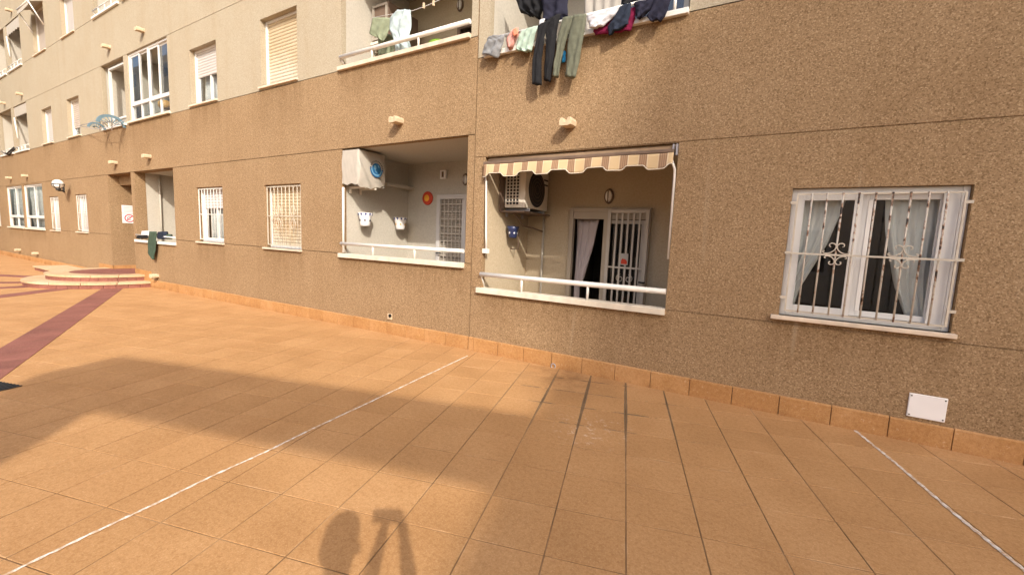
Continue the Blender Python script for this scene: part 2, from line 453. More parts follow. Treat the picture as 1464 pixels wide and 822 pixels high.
# painted white lines across the paving
def line(pix, w, label):
    pts = [G(u, v) for u, v in pix]
    fine = []
    for a, b in zip(pts, pts[1:]):
        for q in range(14): fine.append(a.lerp(b, q/14))
    fine.append(pts[-1])
    m = MB(); rows = []
    for q, p in enumerate(fine):
        d = (fine[min(q+1, len(fine)-1)]-fine[max(q-1, 0)]).normalized(); nrm = Vector((-d.y, d.x, 0))
        ww = w*(1+.25*math.sin(q*1.7)+random.uniform(-.15, .15)); s = nrm*random.uniform(-.002, .002)
        rows.append([p+s-nrm*ww/2+Vector((0, 0, gz(p.x)+.003)), p+s-nrm*ww*.2+Vector((0, 0, gz(p.x)+.006)), p+s+nrm*ww*.2+Vector((0, 0, gz(p.x)+.006)), p+s+nrm*ww/2+Vector((0, 0, gz(p.x)+.003))])
    m.grid(rows)
    return tag(m.build('white_line', 'white_line'), label, 'painted line', None, 'structure')
line([(668, 509), (600, 541), (520, 579), (447, 613), (380, 646), (300, 682), (212, 725), (130, 763), (20, 816), (-60, 856)], .018, 'long thin white line running from the wall joint across the tiles')
line([(1223, 616), (1258, 644), (1290, 670), (1355, 726), (1410, 771), (1464, 815), (1540, 878)], .024, 'short thin white line starting below the barred window')

# dark red radial bands of tiles
def red_band(ang, r0, r1, w=.40):
    d = Vector((math.cos(ang), math.sin(ang), 0)); n = Vector((-d.y, d.x, 0)); L = .40
    par = empty('red_paving_band', STEP_C+d*r0); tag(par, kind='structure')
    k = 0; r = r0
    while r < r1:
        m = MB(); a = STEP_C+d*(r+.003); b = STEP_C+d*(r+L-.003)
        q = [a-n*w/2, b-n*w/2, b+n*w/2, a+n*w/2]
        m.prism([Vector((p.x, p.y, gz(p.x)-.01)) for p in q], (0, 0, .0145))
        m.build('red_tile', 'red_tile', par); r += L
for a, r0, r1 in ((-23, 1.6, 11.5), (-54, 1.6, 7.6), (-86, 1.6, 6.5), (-118, 1.6, 6.5), (-152, 1.8, 5.5)): red_band(R_(a), r0, r1)

# ------------------------------------------------------------------ building
bld = empty('apartment_building', (-14, 0, 0), 'long apartment block with brown pebbledash ground floor and pale beige upper storeys', 'building')
XJ = -3.435
left_open = [  # x0,x1,z0,z1,depth,kind
 (-8.45, -7.285, 1.205, 2.405, .13, 'w'), (-11.2, -10.05, 1.215, 2.425, .13, 'w'), (-19.43, -18.38, 1.22, 2.41, .13, 'w'), (-22.2, -21.17, 1.2, 2.385, .13, 'w'),
 (-6.15, -3.55, 1.2, 2.922, 0, 'b'), (-14.66, -12.33, 1.13, 2.922, 0, 'b'), (-16.51, -14.85, -.3, 2.922, 0, 'e'),
 (-28.15, -22.97, 1.21, 2.88, .10, 'w'), (-30.9, -29.6, 1.21, 2.3, .13, 'w'),
 (-8.47, -7.33, 4.215, 5.42, .13, 'w'), (-11.27, -10.11, 4.215, 5.39, .13, 'w'), (-19.6, -18.46, 4.22, 5.385, .13, 'w'), (-22.35, -21.2, 4.215, 5.39, .13, 'w'),
 (-6.15, -3.55, 4.2, 5.892, 0, 'b'), (-14.66, -12.33, 4.21, 5.892, .08, 'w'), (-16.5, -14.9, 4.2, 5.892, 0, 'b'), (-25.95, -24.13, 4.19, 5.892, 0, 'b'), (-28.3, -26.3, 4.19, 5.892, 0, 'b'),
 (-19.55, -18.4, 7.235, 8.4, .13, 'w'), (-22.6, -21.25, 7.235, 8.72, .13, 'w'), (-26.05, -24.15, 7.24, 8.93, 0, 'b'), (-28.2, -26.4, 7.24, 8.93, 0, 'b'),
 (-16.77, -14.95, 7.24, 8.93, 0, 'b'), (-14.65, -12.33, 7.24, 8.93, .08, 'w'), (-11.2, -10.05, 7.235, 8.4, .13, 'w'), (-8.45, -7.3, 7.235, 8.4, .13, 'w'), (-6.15, -3.55, 7.22, 8.93, 0, 'b')]
right_open = [(.175, 1.357, .955, 2.132, .14, 'w'), (-3.262, -.852, .885, 2.618, 0, 'b'), (-3.26, -.86, 3.9, 5.59, 0, 'b'),
 (.18, 1.36, 3.92, 5.12, .13, 'w'), (-3.26, -.86, 6.92, 8.6, 0, 'b')]
GH = .011; GD = .008
def facade(x0, x1, z0, z1, grooves, border, opens, top):
    zs = sorted(set([z0, z1, border] + [g-GH/2 for g in grooves] + [g+GH/2 for g in grooves] + [o[2] for o in opens] + [o[3] for o in opens]))
    xs = sorted(set([x0, x1] + [o[0] for o in opens] + [o[1] for o in opens]))
    edges = [z0] + grooves + [z1]
    bands = {}
    def hole(xm, zm): return any(o[0] < xm < o[1] and o[2] < zm < o[3] for o in opens)
    for a, b in zip(zs, zs[1:]):
        if b-a < 1e-6: continue
        zm = (a+b)/2
        gi = [g for g in grooves if abs(zm-g) < GH/2]
        bi = sum(1 for g in grooves if g < zm)
        key = (bi, 'pebble_brown' if zm < border else 'pebble_beige')
        mbk = bands.setdefault(key, MB())
        for c, d in zip(xs, xs[1:]):
            if hole((c+d)/2, zm): continue
            if gi:
                mbk.face([(c, GD, a), (d, GD, a), (d, GD, b), (c, GD, b)])
                mbk.face([(c, 0, a), (d, 0, a), (d, GD, a), (c, GD, a)]); mbk.face([(c, 0, b), (d, 0, b), (d, GD, b), (c, GD, b)])
            else:
                n = max(1, int((d-c)/3)); 
                for q in range(n):
                    e0, e1 = c+(d-c)*q/n, c+(d-c)*(q+1)/n
                    mbk.face([(e0, 0, a), (e1, 0, a), (e1, 0, b), (e0, 0, b)])
    for (bi, mat), mbk in bands.items():
        o = mbk.build('wall_panel', mat, bld)
        # a painted wall faces the courtyard
for o in (facade(-36, XJ-.007, -.4, 12, [1.205, 2.922, 4.155, 5.9, 7.225, 8.93, 10.25], 4.155, left_open, 12),
          facade(XJ+.007, 6.5, -.4, 12, [.88, 2.625, 3.875, 5.6, 6.9, 8.6, 9.9], 3.875, right_open, 12)): pass
mj = MB(); mj.face([(XJ-.007, .03, -.4), (XJ+.007, .03, -.4), (XJ+.007, .03, 12), (XJ-.007, .03, 12)])
for x in (XJ-.007, XJ+.007): mj.face([(x, 0, -.4), (x, .03, -.4), (x, .03, 12), (x, 0, 12)])
mj.build('expansion_joint', 'pebble_brown', bld)
sh = MB()   # sides, back and roof of the block
sh.face([(-36, 0, -.4), (-36, 9, -.4), (-36, 9, 12), (-36, 0, 12)]); sh.face([(6.5, 0, -.4), (6.5, 9, -.4), (6.5, 9, 12), (6.5, 0, 12)])
sh.face([(-36, 9, -.4), (6.5, 9, -.4), (6.5, 9, 12), (-36, 9, 12)]); sh.face([(-36, 0, 12), (6.5, 0, 12), (6.5, 9, 12), (-36, 9, 12)])
sh.build('rear_wall', 'pebble_beige', bld)

def reveal(o):
    x0, x1, z0, z1, d, _ = o
    mat = 'pebble_brown' if z1 < 3.2 else 'pebble_beige'
    m = MB()
    m.face([(x0, 0, z0), (x0, d, z0), (x0, d, z1), (x0, 0, z1)]); m.face([(x1, 0, z0), (x1, d, z0), (x1, d, z1), (x1, 0, z1)])
    m.face([(x0, 0, z1), (x1, 0, z1), (x1, d, z1), (x0, d, z1)]); m.face([(x0, 0, z0), (x1, 0, z0), (x1, d, z0), (x0, d, z0)])
    return m.build('window_reveal', mat, bld)
for o in left_open+right_open:
    if o[5] == 'w': reveal(o)

def sill(x0, x1, z, par, over=.05, t=.035, mat='stone_sill', out=.045):
    return MB().box(x0-over, x1+over*.4, -out, .12, z-t, z).build('sill', mat, par, bevel=.004)
def frame(m, x0, x1, z0, z1, y0, y1, w):
    m.box(x0, x0+w, y0, y1, z0, z1); m.box(x1-w, x1, y0, y1, z0, z1)
    m.box(x0+w, x1-w, y0+.001, y1-.001, z0, z0+w); m.box(x0+w, x1-w, y0+.001, y1-.001, z1-w, z1)
    return m
def pane(x0, x1, z0, z1, y, par, mat='glass'):
    return MB().box(x0, x1, y, y+.005, z0, z1).build('pane', mat, par)
def room(x0, x1, z0, z1, y0, y1, par, mat='interior_dark'):
    m = MB()
    m.face([(x0, y0, z0), (x0, y1, z0), (x0, y1, z1), (x0, y0, z1)]); m.face([(x1, y0, z0), (x1, y1, z0), (x1, y1, z1), (x1, y0, z1)])
    m.face([(x0, y1, z0), (x1, y1, z0), (x1, y1, z1), (x0, y1, z1)])
    m.face([(x0, y0, z0), (x1, y0, z0), (x1, y1, z0), (x0, y1, z0)]); m.face([(x0, y0, z1), (x1, y0, z1), (x1, y1, z1), (x0, y1, z1)])
    return m.build('room_interior', mat, par)
def shutter(x0, x1, z0, z1, y, par, mat, slat=.06):
    # roller shutter: each slat a shallow convex strip
    m = MB(); n = max(1, int(round((z1-z0)/slat))); s = (z1-z0)/n; rows = []
    for q in range(n):
        b = z0+q*s
        for f, dy in ((0, .012), (.08, .004), (.3, -.002), (.55, -.004), (.8, -.001), (.94, .005)):
            rows.append([(x0, y+dy, b+f*s), (x1, y+dy, b+f*s)])
    rows.append([(x0, y+.012, z1), (x1, y+.012, z1)])
    m.grid(rows, False)
    return tag(m.build('shutter', mat, par), kind=None)
def cloth(L, Rr, y, T=.012, fold=.012, nf=3.0, rows=16, cols=14, seed=0, mb=None, sway=.0, close=True, ys=None):
    """closed cloth shell between a left and a right edge given as point lists (x,z); y front plane"""
    rnd = random.Random(seed); ph = [rnd.uniform(0, 6.28) for _ in range(8)]
    def lerp(pl, t):
        q = t*(len(pl)-1); i = min(int(q), len(pl)-2); f = q-i
        a, b = pl[i], pl[i+1]; return a[0]+(b[0]-a[0])*f, a[1]+(b[1]-a[1])*f
    front, back = [], []
    for r in range(rows+1):
        t = r/rows; a, b = lerp(L, t), lerp(Rr, t); fr, bk = [], []
        for c in range(cols+1):
            s = c/cols
            x = a[0]+(b[0]-a[0])*s; z = a[1]+(b[1]-a[1])*s
            f = fold*(.35+.65*t)*(math.sin(s*nf*6.28+ph[0]+1.1*math.sin(t*3+ph[1]))+.6*math.sin(s*nf*11+t*5+ph[2])+.55*math.sin(t*13+s*7+ph[3])+.3*math.sin(t*23-s*15+ph[4]))
            x += .25*fold*math.sin(t*9+ph[5]+s*4); z += .35*fold*math.sin(s*9+ph[6])*(t > .9)
            e = math.sqrt(max(0, 1-(2*s-1)**2))
            y0 = y + (ys(s, t) if ys else 0)
            fr.append((x, y0-T*e+f, z)); bk.append((x, y0+T*e+f+.004, z))
        front.append(fr); back.append(bk)
    m = mb or MB()
    i = len(m.v)
    loop = [fr+bk[::-1] for fr, bk in zip(front, back)]
    m.grid(loop, True, True)
    if close:
        for row in (loop[0], loop[-1]):
            n = len(row)//2
            m.grid([row[:n], row[n:][::-1]], False)
    return m
def pz(pts, y): return [(P(u, v, y).x, P(u, v, y).z) for u, v in pts]

# ---- plain small windows ---------------------------------------------------
def std_window(o, glazed=0, sh_mat='shutter_white', curtains=False, sl=True, sill_mat='stone_sill'):
    x0, x1, z0, z1, d, _ = o
    w = frame(MB(), x0, x1, z0, z1, d-.03, d+.04, .045).build('window', 'alu_white', bld, bevel=.004)
    if sl: sill(x0, x1, z0, w, mat=sill_mat)
    zs = z0+glazed*(z1-z0)
    if glazed < 1: shutter(x0+.045, x1-.045, max(zs, z0+.045), z1-.03, d, w, sh_mat)
    if glazed > 0:
        xm = (x0+x1)/2
        s = MB(); frame(s, x0+.045, xm+.03, z0+.045, zs+.06, d+.014, d+.036, .05); frame(s, xm-.02, x1-.045, z0+.045, zs+.06, d+.04, d+.06, .05)
        s.build('sash', 'alu_white', w)
        pane(x0+.09, xm-.02, z0+.09, zs+.06, d+.025, w); pane(xm+.03, x1-.09, z0+.09, zs+.06, d+.05, w)
        room(x0-.2, x1+.2, z0-.2, z1+.1, d+.07, d+1.5, w)
        if curtains:
            for a, b, sd in ((x0+.04, x0+.36, 1), (xm-.14, xm+.26, 2)):
                cloth([(a, z1), (a, z0)], [(b, z1), (b, z0)], d+.14, .004, .018, 3, 4, 22, sd).build('curtain', 'curtain_white', w)
    return w
LO = left_open
std_window(LO[0], 0, 'shutter_cream'); w282 = std_window(LO[1], .62, 'shutter_white', True)
std_window(LO[2], 0, 'shutter_white'); std_window(LO[3], 0, 'shutter_white'); std_window(LO[8], 0, 'shutter_white')
ucream = std_window(LO[9], 0, 'shutter_cream'); std_window(LO[10], .52, 'shutter_white', True); std_window(LO[11], .25, 'shutter_beige', True); std_window(LO[12], 0, 'shutter_white')
std_window(LO[18], 0, 'shutter_white'); std_window(LO[19], .0, 'shutter_beige'); std_window(LO[24], 0, 'shutter_white'); std_window(LO[25], 0, 'shutter_cream')
std_window(right_open[3], 0, 'shutter_white')

# grilles of the small ground-floor windows
def grille(o, par, nb, hz, mat, y=.03, r=.006):
    x0, x1, z0, z1 = o[0]+.03, o[1]-.03, o[2]+.05, o[3]-.03
    m = MB()
    frame(m, x0, x1, z0, z1, y-.008, y+.008, .016)
    for q in range(1, nb): x = x0+(x1-x0)*q/nb; m.tube([(x, y, z0), (x, y, z1)], r, 6)
    for f in hz: z = z0+(z1-z0)*f; m.box(x0, x1, y-.012, y-.004, z-.008, z+.008)
    return m.build('grille', mat, par)
grille(LO[1], w282, 8, (.5,), 'rail_white')
g380 = empty  # placeholder name kept free
wins = [c for c in bld.children if c.name.startswith('window') and c.type == 'MESH']
gr = grille(LO[0], [c for c in wins if not c.name.startswith('window_reveal')][0], 9, (.5,), 'iron_cream', r=.007)
m = MB()
for cx in (.37, .77):     # little scrolls on the cream grille
    x = LO[0][0]+(LO[0][1]-LO[0][0])*cx
    for sg in (-1, 1):
        for vz in (-1, 1):
            m.tube([(x+sg*(.02+.05*math.sin(t*3.0)), .015, 1.79+vz*(.02+.2*t)) for t in [q/8 for q in range(9)]], .006, 5)
m.build('grille_scroll', 'iron_cream', [c for c in wins if not c.name.startswith('window_reveal')][0])
for oo in (LO[2], LO[3]):
    par = [c for c in bld.children if c.type == 'MESH' and c.name.split('.')[0] == 'window' and abs(c.bound_box[0][0]+bld.location.x-oo[0]) < .02 and abs(c.bound_box[0][2]-oo[2]) < .02][0]
    grille(oo, par, 6, (.5,), 'rail_white')

# ---- glazed bays -----------------------------------------------------------
def bay(o, split, cur, y=.06, open_mid=False):
    x0, x1, z0, z1, d, _ = o
    w = empty('glazed_bay', (x0, 0, z0), parent=bld)
    zt = z0+.42
    f = MB(); frame(f, x0, x1, z0, z1, y-.03, y+.05, .05); f.box(x0+.05, x1-.05, y-.028, y+.048, zt-.03, zt+.03)
    for xx in split: f.box(xx-.035, xx+.035, y-.026, y+.046, z0+.05, z1-.05)
    f.build('window_frame', 'alu_white', w, bevel=.004)
    ed = [x0+.05]+list(split)+[x1-.05]
    for a, b in zip(ed, ed[1:]):
        m_ = (a+b)/2
        s = MB(); frame(s, a+.03, m_+.03, zt+.03, z1-.05, y-.015, y+.005, .045); s.build('sash', 'alu_white', w)
        if not (open_mid and a > ed[0]): pane(a+.07, m_-.01, zt+.07, z1-.09, y-.006, w, 'glass')
        s = MB(); frame(s, m_-.03, b-.03, zt+.03, z1-.05, y+.01, y+.03, .045); s.build('sash', 'alu_white', w)
        if not (open_mid and b < ed[-1]): pane(m_+.01, b-.07, zt+.07, z1-.09, y+.019, w, 'glass')
        s = MB(); s.box(m_-.02, m_+.02, y-.01, y+.03, z0+.05, zt-.03); s.build('mullion', 'alu_white', w)
        pane(a+.0, m_-.02, z0+.05, zt-.03, y+.012, w, 'glass'); pane(m_+.02, b, z0+.05, zt-.03, y+.012, w, 'glass')
        if cur:
            cloth([(a, z1), (a, z0)], [(b, z1), (b, z0)], y+.12, .004, .03, 6, 4, 50, int(a*10)).build('curtain', 'curtain_white', w)
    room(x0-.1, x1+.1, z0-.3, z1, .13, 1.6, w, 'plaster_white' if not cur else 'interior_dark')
    MB().box(x0-.06, x1+.04, -.06, .1, z0-.05, z0).build('sill', 'stone_sill_pale', w, bevel=.004)
    return w
# ground floor far left: two bays with a pier between
bay((-28.15, -25.72, 1.21, 2.88, .1, 'w'), (), True); bay((-25.5, -22.97, 1.21, 2.88, .1, 'w'), (), True)
MB().box(-25.72, -25.5, .0, .14, 1.205, 2.88).build('window_pier', 'pebble_brown', bld)
ubay = bay(LO[14], (-13.5,), False, open_mid=True); bay(LO[23], (-13.5,), False)

# ---- balconies -------------------------------------------------------------
def balcony(o, depth, mat, floor, brow=.10, wall_t='pebble_brown', holes=(), back=None):
    x0, x1, z0, z1, _, _ = o
    b = empty('balcony', (x0, 0, z0), parent=bld)
    y1 = depth; e = .006
    j = MB()      # jambs and head of the outer wall
    j.face([(x0, 0, z0), (x0, brow, z0), (x0, brow, z1), (x0, 0, z1)]); j.face([(x1, 0, z0), (x1, brow, z0), (x1, brow, z1), (x1, 0, z1)])
    j.face([(x0, 0, z1), (x1, 0, z1), (x1, brow, z1), (x0, brow, z1)])
    j.build('jamb', wall_t, b)
    m = MB(); a, c, zt = x0-e, x1+e, z1+e
    m.face([(a, brow, floor), (a, y1, floor), (a, y1, zt), (a, brow, zt)]); m.face([(c, brow, floor), (c, y1, floor), (c, y1, zt), (c, brow, zt)])
    for x in (a, x1): m.face([(x, brow, z0), (x+e, brow, z0), (x+e, brow, zt), (x, brow, zt)])
    m.face([(a, brow, z1), (c, brow, z1), (c, brow, zt), (a, brow, zt)])
    xs = sorted(set([a, c]+[h[0] for h in holes]+[h[1] for h in holes])); zs = sorted(set([floor, zt]+[h[2] for h in holes]+[h[3] for h in holes]))
    side = m.build('side_wall', mat, b); m = MB()
    for p, q in zip(xs, xs[1:]):
        for r, s in zip(zs, zs[1:]):
            if any(h[0] <= (p+q)/2 <= h[1] and h[2] <= (r+s)/2 <= h[3] for h in holes): continue
            m.face([(p, y1, r), (q, y1, r), (q, y1, s), (p, y1, s)])
    m.build('back_wall', back or mat, b)
    MB().face([(a, .1, z0), (c, .1, z0), (c, .1, floor), (a, .1, floor)]).build('parapet', mat, b)
    MB().face([(a, brow, zt), (c, brow, zt), (c, y1, zt), (a, y1, zt)]).build('ceiling', 'plaster_white', b)
    MB().face([(a, .1, floor), (c, .1, floor), (c, y1, floor), (a, y1, floor)]).build('floor', 'skirt_tile', b)
    return b
def railing(b, x0, x1, z, posts, sill_mat, sh=.055, r=.022, h=.17, so=.05, left_end=True, yb=.0):
    MB().box(x0-.055, x1+.0, -so, .1, z-sh+.006, z+.006).build('sill', sill_mat, b, bevel=.006)
    MB().tube([(x0-.0, yb-.02, z+h), ((x0+x1)/2, yb-.02, z+h), (x1-.005, yb-.02, z+h)], r, 12).build('handrail', 'rail_white', b)
    for x in posts: MB().tube([(x, yb-.02, z+.006), (x, yb-.02, z+h)], .016, 8).build('railing_post', 'rail_white', b)
    if left_end: MB().tube([(x0+.005, yb-.02, z+h), (x0+.005, .08, z+.01)], .012, 8).build('railing_bracket', 'rail_white', b)

# left ground-floor balcony
dx0, dx1 = -5.36, -3.9
bL = balcony(LO[4], 1.54, 'plaster_white', .3, .09, holes=[(dx0, dx1, .3, 2.33)])
railing(bL, -6.15, -3.555, 1.2, (-5.37, -4.47), 'stone_sill_pale', sh=.07, r=.027)
MB().tube([(-6.1, -.01, 2.3), (-6.1, -.01, 1.22)], .02, 8).build('drain_pipe', 'rail_white', bL)
d = frame(MB(), dx0, dx1, .3, 2.33, 1.47, 1.55, .08); d.box(-4.75, -4.66, 1.46, 1.54, .38, 2.25)
d.build('door_frame', 'shutter_white', bL, bevel=.005)
m = MB()
for q in range(1, 14): z = .4+q*.135; m.box(dx0+.08, dx1-.08, 1.475, 1.49, z-.011, z+.011)
for xa in (-5.28, -4.66):
    for q in range(6): x = xa+.03+q*.09; m.box(x-.008, x+.008, 1.464, 1.474, .38, 2.25)
m.build('door_grille', 'door_grey', bL)
shutter(dx0+.08, dx1-.08, 1.15, 2.25, 1.52, bL, 'shutter_grey', .06)
MB().box(dx0+.08, dx1-.08, 1.52, 1.53, .38, 1.15).build('door_panel', 'shutter_grey', bL)
MB().tube([(-5.3, 1.47, 1.25), (-5.3, 1.42, 1.25), (-5.2, 1.42, 1.25)], .012, 8).build('door_handle', 'dark_iron', bL)
MB().box(-6.15, -6.0, .85, 1.535, 2.44, 2.49).build('wall_shelf', 'plaster_white', bL)

# right ground-floor balcony
ex0, ex1, ez = -2.53, -1.35, 2.06
RB = right_open[1]
bR = balcony(RB, 1.25, 'plaster_tan', .0, .08, holes=[(ex0, ex1, 0, ez)])
railing(bR, -3.262, -.852, .885, (-2.62, -1.73), 'stone_sill_pale', sh=.07, h=.19, r=.031)
y = 1.19
f = frame(MB(), ex0, ex1, .0, ez, y, y+.08, .06); f.box(ex0+.06, ex1-.06, y+.01, y+.075, ez-.16, ez-.06)
f.box(-2.0, -1.93, y-.004, y+.07, .06, ez-.06)
f.build('door_frame', 'door_tan', bR, bevel=.004)
frame(MB(), -1.99, -1.42, .08, ez-.17, y+.02, y+.05, .05).build('door_sash', 'door_grey', bR)
MB().box(-1.94, -1.47, y+.035, y+.04, .13, ez-.2).build('door_pane', 'glass', bR)
cloth([(-2.47, 1.92), (-2.46, 1.3), (-2.45, .75), (-2.44, .0)], [(-2.12, 1.92), (-2.19, 1.5), (-2.32, 1.02), (-2.38, .85), (-2.3, 0)], y+.16, .004, .022, 3.5, 14, 24, 5).build('curtain', 'curtain_mauve', bR)
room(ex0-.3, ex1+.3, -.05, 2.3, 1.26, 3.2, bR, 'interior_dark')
gl = frame(MB(), -1.93, -1.36, .06, ez-.03, y-.045, y-.015, .045).build('door_grille', 'door_grey', bR, bevel=.003)
for q in range(1, 6):
    x = -1.885+.48*q/6; MB().box(x-.012, x+.012, y-.038, y-.022, .1, ez-.07).build('grille_bar', 'door_grey', bR)
MB().box(-1.885, -1.405, y-.05, y-.038, 1.22, 1.245).build('grille_rail', 'door_grey', bR)
def spiral(cx, cz, r, a0, turns, sgn, y, n=14):
    return [(cx+r*(1-.75*q/n)*math.cos(a0+sgn*turns*6.283*q/n), y, cz+r*(1-.75*q/n)*math.sin(a0+sgn*turns*6.283*q/n)) for q in range(n+1)]
m = MB()
for cz in (1.08, .5):
    for sg in (-1, 1):
        m.tube(spiral(-1.645+sg*.06, cz, .06, math.pi/2 if sg > 0 else math.pi/2, 1.2, -sg, y-.03), .007, 5)
        m.tube(spiral(-1.645+sg*.06, cz-.13, .05, -math.pi/2, 1.2, sg, y-.03), .007, 5)
m.build('grille_scroll', 'door_grey', bR)
MB().tube([(-1.36, y-.04, 1.05), (-1.36, y-.09, 1.05), (-1.43, y-.09, 1.05)], .012, 8).build('door_handle', 'dark_iron', bR)
MB().tube([(-2.97, 1.22, 1.98), (-2.965, 1.22, .05)], .018, 8).build('drain_pipe', 'plaster_white', bR)

# the other balconies
bE = balcony(LO[5], 1.5, 'plaster_white', .3, .25)
railing(bE, -14.66, -12.33, 1.13, (), 'rail_white', sh=.07, h=.13, r=.016)
MB().tube([(-14.63, .55, 1.0), (-14.63, .55, 2.92)], .022, 8).build('drain_pipe', 'plaster_white', bE)
buL = balcony(LO[13], 1.5, 'plaster_white', 3.3, .09, 'pebble_beige', holes=[(-4.95, -3.8, 3.3, 5.2)], back='plaster_tan')  # darker tan on the back wall paints in the shade there
railing(buL, -6.15, -3.555, 4.2, (-5.41, -4.46), 'stone_sill', sh=.06, h=.15, r=.032)
f = frame(MB(), -4.95, -3.8, 3.3, 5.2, 1.44, 1.52, .06).build('door_frame', 'bracket_brown', buL)
MB().box(-4.89, -3.86, 1.48, 1.49, 3.36, 5.14).build('door_pane', 'glass', buL); room(-5.1, -3.6, 3.3, 5.3, 1.52, 2.8, buL)
buR = balcony(right_open[2], 1.3, 'plaster_white', 3.0, .09, 'pebble_beige', holes=[(-2.5, -1.1, 3.0, 5.1)])
railing(buR, -3.26, -.86, 3.9, (-2.9, -2.4, -1.75, -1.0), 'rail_white', sh=.055, h=.17, r=.018)
frame(MB(), -2.5, -1.1, 3.0, 5.1, 1.24, 1.31, .06).build('door_frame', 'alu_white', buR); room(-2.6, -1.0, 2.95, 5.2, 1.32, 2.6, buR)
MB().box(-2.44, -1.16, 1.27, 1.28, 3.06, 5.04).build('door_pane', 'glass', buR)
cloth(pz([(836, -30), (834, 60)], .6), pz([(890, -30), (884, 60)], .6), .6, .004, .02, 4, 4, 26, 9).build('curtain', 'curtain_grey', buR)
for o, sm in ((LO[15], 'rail_white'), (LO[16], 'rail_white'), (LO[17], 'rail_white'), (LO[20], 'rail_white'), (LO[21], 'rail_white'), (LO[22], 'rail_white'), (LO[26], 'stone_sill'), (right_open[4], 'stone_sill')):
    b = balcony(o, 1.5, 'plaster_white', o[2]-.9, .1, 'pebble_beige')
    n = 4
    railing(b, o[0], o[1], o[2], [o[0]+(o[1]-o[0])*q/n for q in range(1, n)], sm, sh=.06, h=.16, r=.018)
    if o is LO[15]:
        frame(MB(), o[0]+.25, o[1]-.02, o[2]+.2, o[3]-.07, .08, .14, .05).build('window_frame', 'alu_white', b)
# entrance recess
bEn = empty('entrance_porch', (-15.68, 0, .2), parent=bld)
x0, x1 = -16.51, -14.85
m = MB()
m.face([(x0, 0, 0), (x0, 1.8, 0), (x0, 1.8, 2.922), (x0, 0, 2.922)]); m.face([(x1, 0, 0), (x1, 1.8, 0), (x1, 1.8, 2.922), (x1, 0, 2.922)])
m.face([(x0, 1.8, 0), (x1, 1.8, 0), (x1, 1.8, 2.922), (x0, 1.8, 2.922)]); m.face([(x0, 0, 2.922), (x1, 0, 2.922), (x1, 1.8, 2.922), (x0, 1.8, 2.922)])
m.build('porch_wall', 'pebble_brown', bEn)
MB().box(x0, x1, .26, .46, 2.66, 2.92).build('lintel_beam', 'pebble_brown', bEn)
d = frame(MB(), -16.2, -15.1, .2, 2.4, 1.72, 1.79, .07).build('door_frame', 'dark_iron', bEn); MB().box(-16.13, -15.17, 1.75, 1.76, .27, 2.33).build('door_pane', 'glass', bEn)
for a, b in ((-16.505, 0), ):
    for q in range(4): MB().box(-16.51, -16.495, .01+q*.4, .4+q*.4, .2, .30).build('skirting_tile', 'skirt_tile', bEn)

# ---- big barred window on the right ---------------------------------------
ww = empty('window', (.175, 0, .955), parent=bld)
x0, x1, z0, z1 = .178, 1.354, .957, 2.13
frame(MB(), x0, x1, z0, z1, .05, .12, .045).build('window_frame', 'alu_white', ww, bevel=.004)
frame(MB(), x0+.047, .70, z0+.05, z1-.05, .06, .085, .055).build('sash', 'alu_white', ww, bevel=.003)
s = MB(); frame(s, .70, x1-.047, z0+.05, z1-.05, .095, .118, .05); s.box(1.2, 1.256, .094, .117, z0+.1, z1-.1); s.build('sash', 'alu_white', ww, bevel=.003)
MB().box(.745, .775, .088, .12, z0+.1, z1-.1).build('sash_stile', 'curtain_white', ww)
MB().box(1.21, 1.345, .06, .09, z0+.05, z1-.05).build('fixed_panel', 'alu_white', ww)
pane(x0+.1, .65, z0+.1, z1-.1, .07, ww); pane(.75, 1.2, z0+.1, z1-.1, .105, ww)
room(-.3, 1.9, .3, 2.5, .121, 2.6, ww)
cloth([(.24, 2.08), (.24, 1.5), (.235, .98)], [(.60, 2.08), (.50, 1.62), (.32, 1.2), (.29, .98)], .165, .004, .018, 4, 16, 30, 11).build('curtain', 'curtain_white', ww)
cloth([(.86, 2.08), (.90, 1.75), (1.0, 1.3), (1.13, .98)], [(1.22, 2.08), (1.23, 1.5), (1.24, .98)], .165, .004, .018, 4, 16, 30, 12).build('curtain', 'curtain_white', ww)
MB().box(.11, 1.385, -.05, .12, .918, .955).build('sill', 'stone_sill', ww, bevel=.005)
gx0, gx1, gz0, gz1, gy = .213, 1.325, 1.0, 2.082, -.005
m = frame(MB(), gx0, gx1, gz0, gz1, gy-.004, gy+.012, .014)
for z in (1.13, 1.545, 2.0):
    m.box(gx1, gx1+.04, gy-.004, gy+.008, z-.012, z+.012); m.box(gx0-.045, gx0, gy-.004, gy+.008, z-.012, z+.012)
m.build('grille_frame', 'iron_cream', ww)
bars = [gx0+(gx1-gx0)*q/10 for q in range(1, 10)]
for x in bars: MB().tube([(x+random.uniform(-.004, .004), gy-.008, gz0), (x, gy-.008, (gz0+gz1)/2), (x+random.uniform(-.004, .004), gy-.008, gz1)], .0075, 8).build('grille_bar', 'rusty_iron', ww)
MB().box(gx0, gx1, gy-.024, gy-.015, 1.533, 1.549).build('grille_rail', 'iron_cream', ww)
for bi in (2, 6):
    x = bars[bi]; m = MB()
    for sg in (-1, 1):
        for vz in (-1, 1):
            kk = .0017 if vz > 0 else .0014
            pts = [(-24, 42), (-31, 46), (-31, 55), (-22, 61), (-11, 59), (-3, 50), (-2, 38), (-8, 25), (-21, 13), (-38, 7), (-51, 9), (-57, 16), (-54, 22), (-48, 19)]
            m.tube([(x-sg*kk*a_, gy-.02, 1.541+vz*kk*b_) for a_, b_ in pts], .0052, 6)
    m.build('grille_scroll', 'iron_cream', ww)

